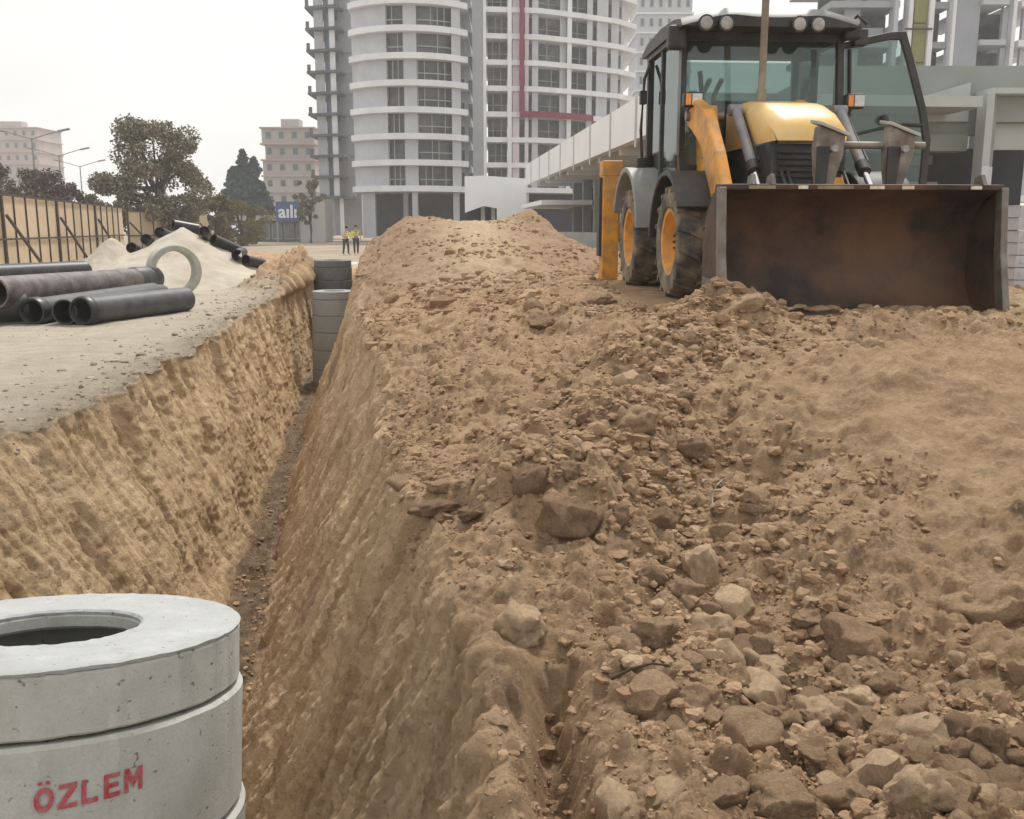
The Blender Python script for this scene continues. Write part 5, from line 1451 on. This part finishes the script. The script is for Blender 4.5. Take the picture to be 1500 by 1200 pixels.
# bucket: curved shell, side plates, edge, teeth bar
bk = empty('bucket', (-.01, 0, 0), (0, 0, 0), ld)
curve = [(-2.26, .03), (-2.0, .035), (-1.80, .05), (-1.74, .10), (-1.66, .20), (-1.62, .38), (-1.63, .62), (-1.71, .84), (-1.86, .98), (-2.02, 1.03)]
outer = [(a + .025 * 1.0, b - .02) if i > 3 else (a, b - .028) for i, (a, b) in enumerate(curve)]
Lb(MB().prism(curve + outer[::-1], -1.165, 1.165), 'shell', 'bucket', bk, 30)
sp_ = [(-2.22, .01), (-2.12, .50), (-2.06, 1.03), (-1.84, 1.01), (-1.68, .86), (-1.60, .62), (-1.58, .38), (-1.62, .17), (-1.72, .03)]
for s in (-1, 1):
    a, b = sorted((s * 1.166, s * 1.195))
    pl_ = Lb(MB().prism(sp_, a, b), 'side_plate', 'bucket', bk, None, .005)
    a, b = sorted((s * 1.155, s * 1.215))
    Lb(MB().prism([(-2.30, .0), (-2.17, .52), (-2.11, 1.05), (-2.02, 1.05), (-2.07, .50), (-2.17, .0)], a, b), 'side_edge', 'bucket_edge', pl_, None, .006)
    Lb(MB().bar((s * 1.208, -2.12, .22), (s * 1.208, -1.70, .26), .03, .12), 'wear_strip', 'bucket_edge', pl_)
Lb(MB().box(-1.195, 1.195, -2.36, -2.14, -.005, .028), 'cutting_edge', 'bucket_edge', bk, None, .005)
Lb(MB().prism([(-2.09, 1.032), (-2.09, 1.075), (-1.90, 1.085), (-1.86, .99), (-1.95, 1.0)], -1.19, 1.19), 'top_rail', 'bucket', bk, None, .008)
for x, w in ((-.86, .22), (-.52, .08), (-.25, .3), (.10, .12), (.36, .10), (.94, .09)):
    Lb(MB().box(x - w / 2, x + w / 2, -2.105, -2.092, 1.037, 1.064), 'rail_mark', 'stack' if w > .15 else 'decal_white', bk)
for x in (-.92, -.76, 1.02):
    Lb(MB().prism([(-2.10, 1.07), (-1.93, 1.07), (-1.95, 1.14), (-2.04, 1.16)], x - .018, x + .018), 'rail_lug', 'bucket_edge', bk, None, .004)
for x in (-.8, -.3, .3, .8):
    Lb(MB().prism([(-1.66, .14), (-1.585, .40), (-1.60, .66), (-1.20, .60), (-1.16, .30)], x - .02, x + .02), 'back_rib', 'bucket', bk)
mb = MB()
for k in range(26):            # dry soil stuck inside along the floor
    x = random.uniform(-1.0, 1.05); y = random.uniform(-2.05, -1.75); r_ = random.uniform(.02, .06)
    mb.ball((x, y, .05), r_, (1.6, 1.1, .6), 7, 4)
Lb(mb, 'stuck_soil', 'clod', bk)['kind'] = 'stuff'

for i, x in enumerate((-.30, -.24, .30)):
    Lb(MB().tube([(x, -.2, 1.2), (x + .02, -.85, 1.25), (x, -1.15, 1.0), (x - .02, -1.3, .7)], .014, 6), 'hydraulic_hose', 'black_paint')
for x in (-.72, .36):
    mb = MB()
    for yb, zb in ((.55, 1.86), (.40, 1.96), (.30, 1.45), (.50, 1.2)): mb.tube([(x - .012, yb, zb), (x + .02, yb, zb)], .016, 6)
    Lb(mb, 'tower_bolts', 'fork_steel')
# fold-over forks standing up behind the bucket rail
for x in (-.10, .53):
    fk = Lb(MB().prism([(x - .06, 1.02), (x + .03, 1.02), (x + .13, 1.34), (x + .14, 1.52), (x - .09, 1.60), (x - .11, 1.42), (x - .09, 1.2)], -1.52, -1.38, 'y'), 'pallet_fork', 'fork_steel', None, None, .012)
    Lb(MB().add([(x - .10, -1.55, 1.60), (x + .17, -1.55, 1.50), (x + .17, -1.30, 1.54), (x - .10, -1.30, 1.64), (x - .10, -1.55, 1.63), (x + .17, -1.55, 1.53), (x + .17, -1.30, 1.57), (x - .10, -1.30, 1.67)],
                [(0, 3, 2, 1), (4, 5, 6, 7), (0, 1, 5, 4), (1, 2, 6, 5), (2, 3, 7, 6), (3, 0, 4, 7)]), 'fork_heel', 'concrete_ring', fk, None, .006)
    Lb(MB().prism([(x - .115, 1.06), (x - .03, 1.06), (x + .0, 1.42), (x - .12, 1.42)], -1.56, -1.525, 'y'), 'fork_blade', 'black_paint', fk, None, .006)
    Lb(MB().tube([(x + .02, -1.60, 1.40), (x + .02, -1.50, 1.40)], .03, 10), 'fork_pin', 'lamp_glass', fk, 40)
Lb(MB().tube([(.02, -1.42, 1.44), (.80, -1.42, 1.44)], .032, 12), 'fork_shaft', 'fork_steel', smooth=40)

# cab: frame posts, roof, glass
def post(pts, w, h, name='cab_post', mat='black_paint', parent=None):
    mb = MB()
    for p, q in zip(pts[:-1], pts[1:]): mb.bar(p, q, w, h, (0, 1, 0))
    return Lb(mb, name, mat, parent, None, .008)
for s in (-1, 1):
    post([(s * .82, .62, .95), (s * .88, .66, 1.55), (s * .86, .78, 2.78)], .075, .085)
    post([(s * .90, 1.52, .95), (s * .90, 1.52, 2.78)], .05, .06)
    post([(s * .90, 2.20, 1.0), (s * .90, 2.22, 2.78)], .075, .085)
    Lb(MB().box(min(s * .86, s * .94), max(s * .86, s * .94), .72, 2.26, 2.72, 2.80), 'roof_rail', 'black_paint')
Lb(MB().box(-.86, .86, .60, .68, 1.30, 1.40), 'cab_sill', 'black_paint')
Lb(MB().box(-.86, .86, .70, .80, 2.70, 2.78), 'windscreen_header', 'black_paint')
Lb(MB().box(-.88, .88, 2.16, 2.24, 1.2, 1.32), 'rear_sill', 'black_paint')
Lb(MB().box(-.8, .8, .75, 2.2, .98, 1.04), 'cab_floor', 'black_paint')
# slim pale drip rail on the left front post
Lb(MB().bar((-.93, .60, 1.5), (-.905, .71, 2.74), .028, .03, (0, 1, 0)), 'post_trim', 'lamp_metal')
# roof with arched visors
mb = MB(); secs = []
for y, dz_ in ((.38, -.10), (.46, -.02), (.75, .03), (1.4, .06), (2.1, .03), (2.42, -.05)):
    top_ = [(x, y, 2.97 + dz_ - .10 * (abs(x) / 1.0) ** 3.0 + (.035 * math.exp(-((abs(x) - .50) / .22) ** 2) if y < .6 else 0)) for x in np.linspace(-.97, .90, 21)]
    secs.append([(-.97, y, 2.78)] + top_ + [(.90, y, 2.78)])
m_ = 23
vs = [p for s in secs for p in s]
fs = [(i * m_ + j, i * m_ + j + 1, (i + 1) * m_ + j + 1, (i + 1) * m_ + j) for i in range(len(secs) - 1) for j in range(m_ - 1)]
fs += [tuple(range(m_)), tuple((len(secs) - 1) * m_ + j for j in range(m_))[::-1], tuple([i * m_ for i in range(len(secs))] + [i * m_ + m_ - 1 for i in reversed(range(len(secs)))])]
mb.add(vs, fs)
roof = Lb(mb, 'roof', 'black_paint', smooth=40)
for x in (-.73, -.52, .25, .45):
    lamp_ = Lb(MB().lathe([(.0, -.10), (.06, -.09), (.082, -.02), (.082, .03), (.0, .03)], 20, Matrix.Translation((x, .36, 2.80)) @ Matrix.Rotation(R(90), 4, 'X'), False), 'work_lamp', 'black_paint', roof, 40)
    Lb(MB().lathe([(.0, .045), (.045, .042), (.064, .031), (.0, .031)], 20, Matrix.Translation((x, .36, 2.80)) @ Matrix.Rotation(R(90), 4, 'X'), False), 'lens', 'lamp_glass', lamp_, 40)
for s, x in ((-1, -.97), (1, .92)):
    Lb(MB().cbox((x, .62, 2.70 if s < 0 else 2.78), (.20, .14, .24 if s < 0 else .16)), 'mirror_housing', 'black_paint', roof, None, .03)
bc = Lb(MB().tube([(1.02, .9, 2.82), (1.02, .9, 2.96)], [.075, .06], 14), 'beacon', 'black_paint', smooth=50)
Lb(MB().tube([(.92, .75, 2.84), (.98, .62, 2.95), (1.08, .6, 2.86)], .018, 8), 'cable_loop', 'black_paint')
# glass panes
def quad(name, pts, th=.008, mat='cab_glass', parent=None):
    p = [Vector(q) for q in pts]; nn = (p[1] - p[0]).cross(p[2] - p[0]).normalized() * th
    k = len(p)
    vs = p + [q + nn for q in p]
    fs = [tuple(range(k))[::-1], tuple(range(k, 2 * k))] + [(i, (i + 1) % k, k + (i + 1) % k, k + i) for i in range(k)]
    return Lb(MB().add(vs, fs), name, mat, parent)
quad('windscreen', [(-.83, .655, 1.40), (.83, .655, 1.40), (.81, .765, 2.70), (-.81, .765, 2.70)])
quad('lower_windscreen', [(-.80, .60, .98), (-.47, .60, .98), (-.47, .63, 1.30), (-.83, .63, 1.30)])
quad('rear_window', [(-.85, 2.2, 1.32), (.85, 2.2, 1.32), (.85, 2.22, 2.72), (-.85, 2.22, 2.72)])
for s in (-1, ):
    quad('side_window', [(s * .90, .78, 1.15), (s * .90, 1.49, 1.05), (s * .90, 1.49, 2.72), (s * .895, .82, 2.72)])
quad('quarter_window', [(-.90, 1.56, 1.62), (-.90, 2.15, 1.62), (-.90, 2.17, 2.72), (-.90, 1.56, 2.72)])
quad('quarter_window', [(.90, 1.56, 1.62), (.90, 2.15, 1.62), (.90, 2.17, 2.72), (.90, 1.56, 2.72)])
# hand rails and mirror arm at the left
Lb(MB().tube([(-1.0, 2.1, 1.45), (-1.04, 2.05, 1.9), (-1.0, 2.1, 2.5), (-.94, 2.1, 2.66)], .02, 8), 'hand_rail', 'black_paint')
Lb(MB().cbox((-1.02, 2.06, 2.28), (.08, .08, .16)), 'rail_clamp', 'black_paint', None, None, .01)
Lb(MB().cbox((-1.02, 2.1, 1.50), (.12, .12, .16)), 'latch', 'black_paint', None, None, .02)
# seat, wheel column, console, curtain
st_ = Lb(MB().cbox((.0, 1.5, 1.38), (.52, .5, .16)), 'seat', 'seat', None, None, .04)
Lb(MB().cbox((.0, 1.76, 1.82), (.50, .14, .80), (R(-8), 0, 0)), 'backrest', 'seat', st_, None, .05)
Lb(MB().bar((.42, .88, 1.35), (.26, 1.06, 1.98), .16, .10), 'steering_column', 'black_paint', None, None, .02)
Lb(MB().lathe([(.19 + .016 * math.cos(a), .016 * math.sin(a)) for a in np.linspace(0, 2 * math.pi, 8, endpoint=False)], 24, Matrix.Translation((.22, 1.10, 1.98)) @ Matrix.Rotation(R(55), 4, 'X')), 'steering_wheel', 'black_paint', None, 60)
Lb(MB().tube([(-.36, 1.75, 1.2), (-.33, 1.8, 2.0), (-.40, 1.8, 2.55)], .03, 8), 'control_lever', 'black_paint')
Lb(MB().box(.62, .84, 1.0, 1.9, 1.04, 1.7), 'side_console', 'black_paint', None, None, .03)
Lb(MB().tube([(.60, .72, 1.95), (.52, .74, 2.2), (.56, .76, 2.45)], .014, 8), 'wiper_arm', 'black_paint')
Lb(MB().box(.55, .60, .735, .75, 2.1, 2.62), 'wiper_blade', 'black_paint')
# front indicator lamps on the cab corners
for x, nm in ((-.86, 0), (.86, 1)):
    hl = Lb(MB().cbox((x, .30, 2.03), (.20, .12, .15)), 'headlight', 'black_paint', None, None, .02)
    Lb(MB().cbox((x + .035, .234, 2.03), (.105, .012, .115)), 'lens', 'lens_white', hl, None, .004)
    Lb(MB().cbox((x - .055, .234, 2.03), (.055, .012, .115)), 'indicator', 'amber', hl, None, .004)
    Lb(MB().bar((x, .36, 1.98), (x * .99, .66, 1.9), .04, .04), 'bracket', 'black_paint', hl)

# open door on the right, swung out across the machine
dr = empty('door', (0.92, 1.05, 0), (0, 0, 0), ld)
ol = [(.02, 1.02), (.02, 2.74), (.62, 2.87), (.80, 2.88), (.90, 2.62), (1.10, 2.05), (1.18, 1.72), (1.17, 1.20), (1.10, 1.0)]
inn = [(.10, 1.10), (.10, 2.68), (.62, 2.79), (.745, 2.79), (.83, 2.58), (1.02, 2.04), (1.10, 1.70), (1.09, 1.22), (1.04, 1.08)]
mb = MB(); k = len(ol)
vs = [(a, -.025, b) for a, b in ol] + [(a, -.025, b) for a, b in inn] + [(a, .025, b) for a, b in ol] + [(a, .025, b) for a, b in inn]
fs = []
for i in range(k):
    j = (i + 1) % k
    fs += [(i, j, k + j, k + i), (2 * k + j, 2 * k + i, 3 * k + i, 3 * k + j), (i, 2 * k + i, 2 * k + j, j), (k + j, 3 * k + j, 3 * k + i, k + i)]
mb.add(vs, fs)
Lb(mb, 'door_frame', 'black_paint', dr, None, .006)
Lb(MB().prism([(a, b) for a, b in inn], -.004, .004, 'y'), 'door_glass', 'cab_glass', dr)
Lb(MB().tube([(.10, -.05, 1.72), (.55, -.06, 1.83), (.85, -.06, 1.88), (1.06, -.03, 1.87)], .018, 8), 'door_bar', 'black_paint', dr)
Lb(MB().ball((.60, -.05, 1.93), .055), 'door_knob', 'black_paint', dr, 60)
Lb(MB().tube([(.16, -.03, 2.68), (.20, -.04, 1.95)], .022, 8), 'door_strut', 'black_paint', dr)
Lb(MB().cbox((.26, -.04, 2.80), (.16, .12, .18)), 'door_hinge_box', 'black_paint', dr, None, .02)

# stabiliser legs and backhoe at the rear
for x in (-1.17, 1.17):
    sb = Lb(MB().box(x - .125, x + .10, 3.25, 3.52, .02, 1.58), 'stabiliser', 'yellow', None, None, .015)
    Lb(MB().box(x - .135, x + .145, 3.24, 3.53, 1.42, 1.62), 'stabiliser_collar', 'yellow', sb, None, .015)
    Lb(MB().box(x - .165, x - .127, 3.3, 3.5, .35, 1.40), 'ram_cover', 'black_paint', sb)
    Lb(MB().box(x - .22, x + .22, 3.16, 3.6, -.05, .018), 'stabiliser_foot', 'bucket_edge', sb, None, .01)
Lb(MB().box(-1.04, 1.04, 3.28, 3.48, .55, .80), 'rear_frame', 'yellow', None, None, .01)
Lb(MB().box(-1.04, 1.04, 3.28, 3.48, 1.22, 1.36), 'rear_frame', 'yellow', None, None, .01)
bm_ = Lb(MB().prism([(3.55, .9), (3.75, 2.35), (3.95, 2.95), (4.2, 3.0), (4.1, 2.4), (3.95, .9)], -.36, -.12), 'backhoe_boom', 'yellow', None, None, .02)
Lb(MB().prism([(4.25, 2.9), (4.45, 2.9), (4.55, 1.0), (4.35, .9)], -.33, -.15), 'dipper', 'yellow', bm_, None, .02)
Lb(MB().prism([(4.2, .95), (4.6, 1.0), (4.8, .55), (4.5, .15), (4.1, .3)], -.55, .1), 'backhoe_bucket', 'bucket', bm_, None, .02)
for x in (.16, .32):
    Lb(MB().tube([(x, 3.6, 1.0), (x + .04, 3.7, 1.8), (x - .05, 3.6, 2.5), (x, 3.4, 2.7)], .035, 8), 'hydraulic_hose', 'black_paint')
Lb(MB().tube([(.05, 3.62, 1.0), (.05, 3.85, 2.6)], .06, 12), 'boom_ram', 'cylinder_grey', smooth=40)

# ------------------------------------------------------------------ two workers beyond the end of the trench
def person(label, loc, rz, lean=0.0, arm_up=0.0, H=1.72, step=.12):
    root = tag(empty('person', loc, (0, 0, rz)), label, 'person', 'workers at the end of the trench')
    k = H / 1.72
    J = {'pel': (0, 0, .95), 'wst': (0, -.01, 1.12), 'chs': (0, -.02 - lean * .15, 1.32), 'nck': (0, -.02 - lean * .22, 1.47), 'hd0': (0, -.04 - lean * .25, 1.56), 'hd1': (0, -.04 - lean * .28, 1.68)}
    for s, n in ((-1, 'l'), (1, 'r')):
        J['hip' + n] = (s * .10, 0, .90); J['kne' + n] = (s * .12, -.03 + s * step * .5, .50); J['ank' + n] = (s * .12, .03 + s * step, .08); J['toe' + n] = (s * .14, -.16 + s * step, .04)
        J['sho' + n] = (s * .19, -.02 - lean * .18, 1.40); J['elb' + n] = (s * .27, -.04 - arm_up * .12, 1.13); J['wri' + n] = (s * .25, -.12 - arm_up * .3, .90 + arm_up * .2); J['han' + n] = (s * .24, -.15 - arm_up * .36, .81 + arm_up * .22)
    names = list(J)
    rad = dict(pel=.145, wst=.13, chs=.16, nck=.06, hd0=.085, hd1=.09)
    for n in 'lr': rad.update({'hip' + n: .095, 'kne' + n: .065, 'ank' + n: .045, 'toe' + n: .04, 'sho' + n: .065, 'elb' + n: .045, 'wri' + n: .033, 'han' + n: .04})
    E = [('pel', 'wst'), ('wst', 'chs'), ('chs', 'nck'), ('nck', 'hd0'), ('hd0', 'hd1')]
    for n in 'lr': E += [('pel', 'hip' + n), ('hip' + n, 'kne' + n), ('kne' + n, 'ank' + n), ('ank' + n, 'toe' + n), ('chs', 'sho' + n), ('sho' + n, 'elb' + n), ('elb' + n, 'wri' + n), ('wri' + n, 'han' + n)]
    def skin(nm, keep, mat, grow=0.0, lv=1):
        ns = [q for q in names if q in keep]
        me = bpy.data.meshes.new(nm)
        me.from_pydata([tuple(c * k for c in J[q]) for q in ns], [(ns.index(a), ns.index(b)) for a, b in E if a in keep and b in keep], [])
        me.materials.append(M[mat])
        o = link(nm, me, root)
        m = o.modifiers.new('skin', 'SKIN'); m.use_smooth_shade = True
        lay = me.skin_vertices[0] if me.skin_vertices else None
        if lay is None:
            bm = bmesh.new(); bm.from_mesh(me); bm.verts.layers.skin.verify(); bm.to_mesh(me); bm.free(); lay = me.skin_vertices[0]
        for i, q in enumerate(ns):
            r_ = (rad[q] + grow) * k
            lay.data[i].radius = (r_, r_ * (.72 if q in ('pel', 'wst', 'chs') else 1))
            lay.data[i].use_root = (i == 0)
        s_ = o.modifiers.new('sub', 'SUBSURF'); s_.levels = s_.render_levels = lv
        return o
    skin('body', set(names), 'skin', 0, 2)
    skin('trousers', {'pel', 'hipl', 'hipr', 'knel', 'kner', 'ankl', 'ankr'}, 'trousers', .014)
    skin('vest', {'wst', 'chs', 'shol', 'shor'}, 'vest', .03)
    skin('sleeves', {'shol', 'shor', 'elbl', 'elbr', 'wril', 'wrir'}, 'vest', .012)
    MB().lathe([(.168 * k, 1.16 * k), (.172 * k, 1.16 * k), (.172 * k, 1.21 * k), (.168 * k, 1.21 * k)], 20, Matrix.Scale(.86, 4, (0, 1, 0))).build('reflective_band', M['reflect'], root)
    hx = J['hd1']
    MB().ball((hx[0], hx[1] * k + .015, hx[2] * k + .025), .103 * k, (1, 1.05, .85), 12, 7).build('hair', M['hair'], root, smooth=80)
    MB().prism([(hx[1] * k - .105 * k, 1.585 * k), (hx[1] * k - .145 * k, 1.56 * k), (hx[1] * k - .10 * k, 1.545 * k)], -.014, .014).build('nose', M['skin'], root)
    return root
w1 = at(506, 340, 60); w2 = at(521, 338, 61)
person('worker in a lime vest at left, arms held forward', (w1.x, 60, 0), R(160), .4, .9, 1.70)
person('dark haired worker in a lime vest at right, standing upright', (w2.x, 61, 0), R(20), .0, .2, 1.78)

# ------------------------------------------------------------------ small things lying on the soil
def lying(name, label, cat, pix, r, mat, lift=.012):
    pts = []
    for (px, py, up) in pix:
        p, nn = hit(px, py)
        if p is not None: pts.append(Vector((p.x, p.y, p.z + lift + up)))
    if len(pts) > 1:
        o = MB().tube(pts, [r * (1 - .5 * i / len(pts)) for i in range(len(pts))], 6).build(name, M[mat], None, 60)
        tag(o, label, cat)
lying('twig', 'thin dark twig lying on the loose soil', 'twig', [(895, 1004, .01), (925, 997, .03), (955, 989, .03), (980, 984, .01)], .006, 'twig')
lying('wire_loop', 'pale bent wire sticking out of the clods', 'wire', [(1046, 754, .0), (1043, 745, .02), (1044, 736, .035), (1049, 728, .05), (1057, 722, .06), (1066, 719, .065)], .0032, 'wire')

# ------------------------------------------------------------------ thin haze over the site
m = bpy.data.materials.new('haze'); m.use_nodes = True
nt = m.node_tree; nt.nodes.clear()
o_ = nt.nodes.new('ShaderNodeOutputMaterial'); v_ = nt.nodes.new('ShaderNodeVolumePrincipled')
v_.inputs['Color'].default_value = (0.97, 0.985, 1.0, 1); v_.inputs['Density'].default_value = 0.0009
nt.links.new(v_.outputs[0], o_.inputs['Volume'])
hz = MB().box(-470, 470, -320, 640, -4, 48).build('haze', m)
tag(hz, kind='stuff')
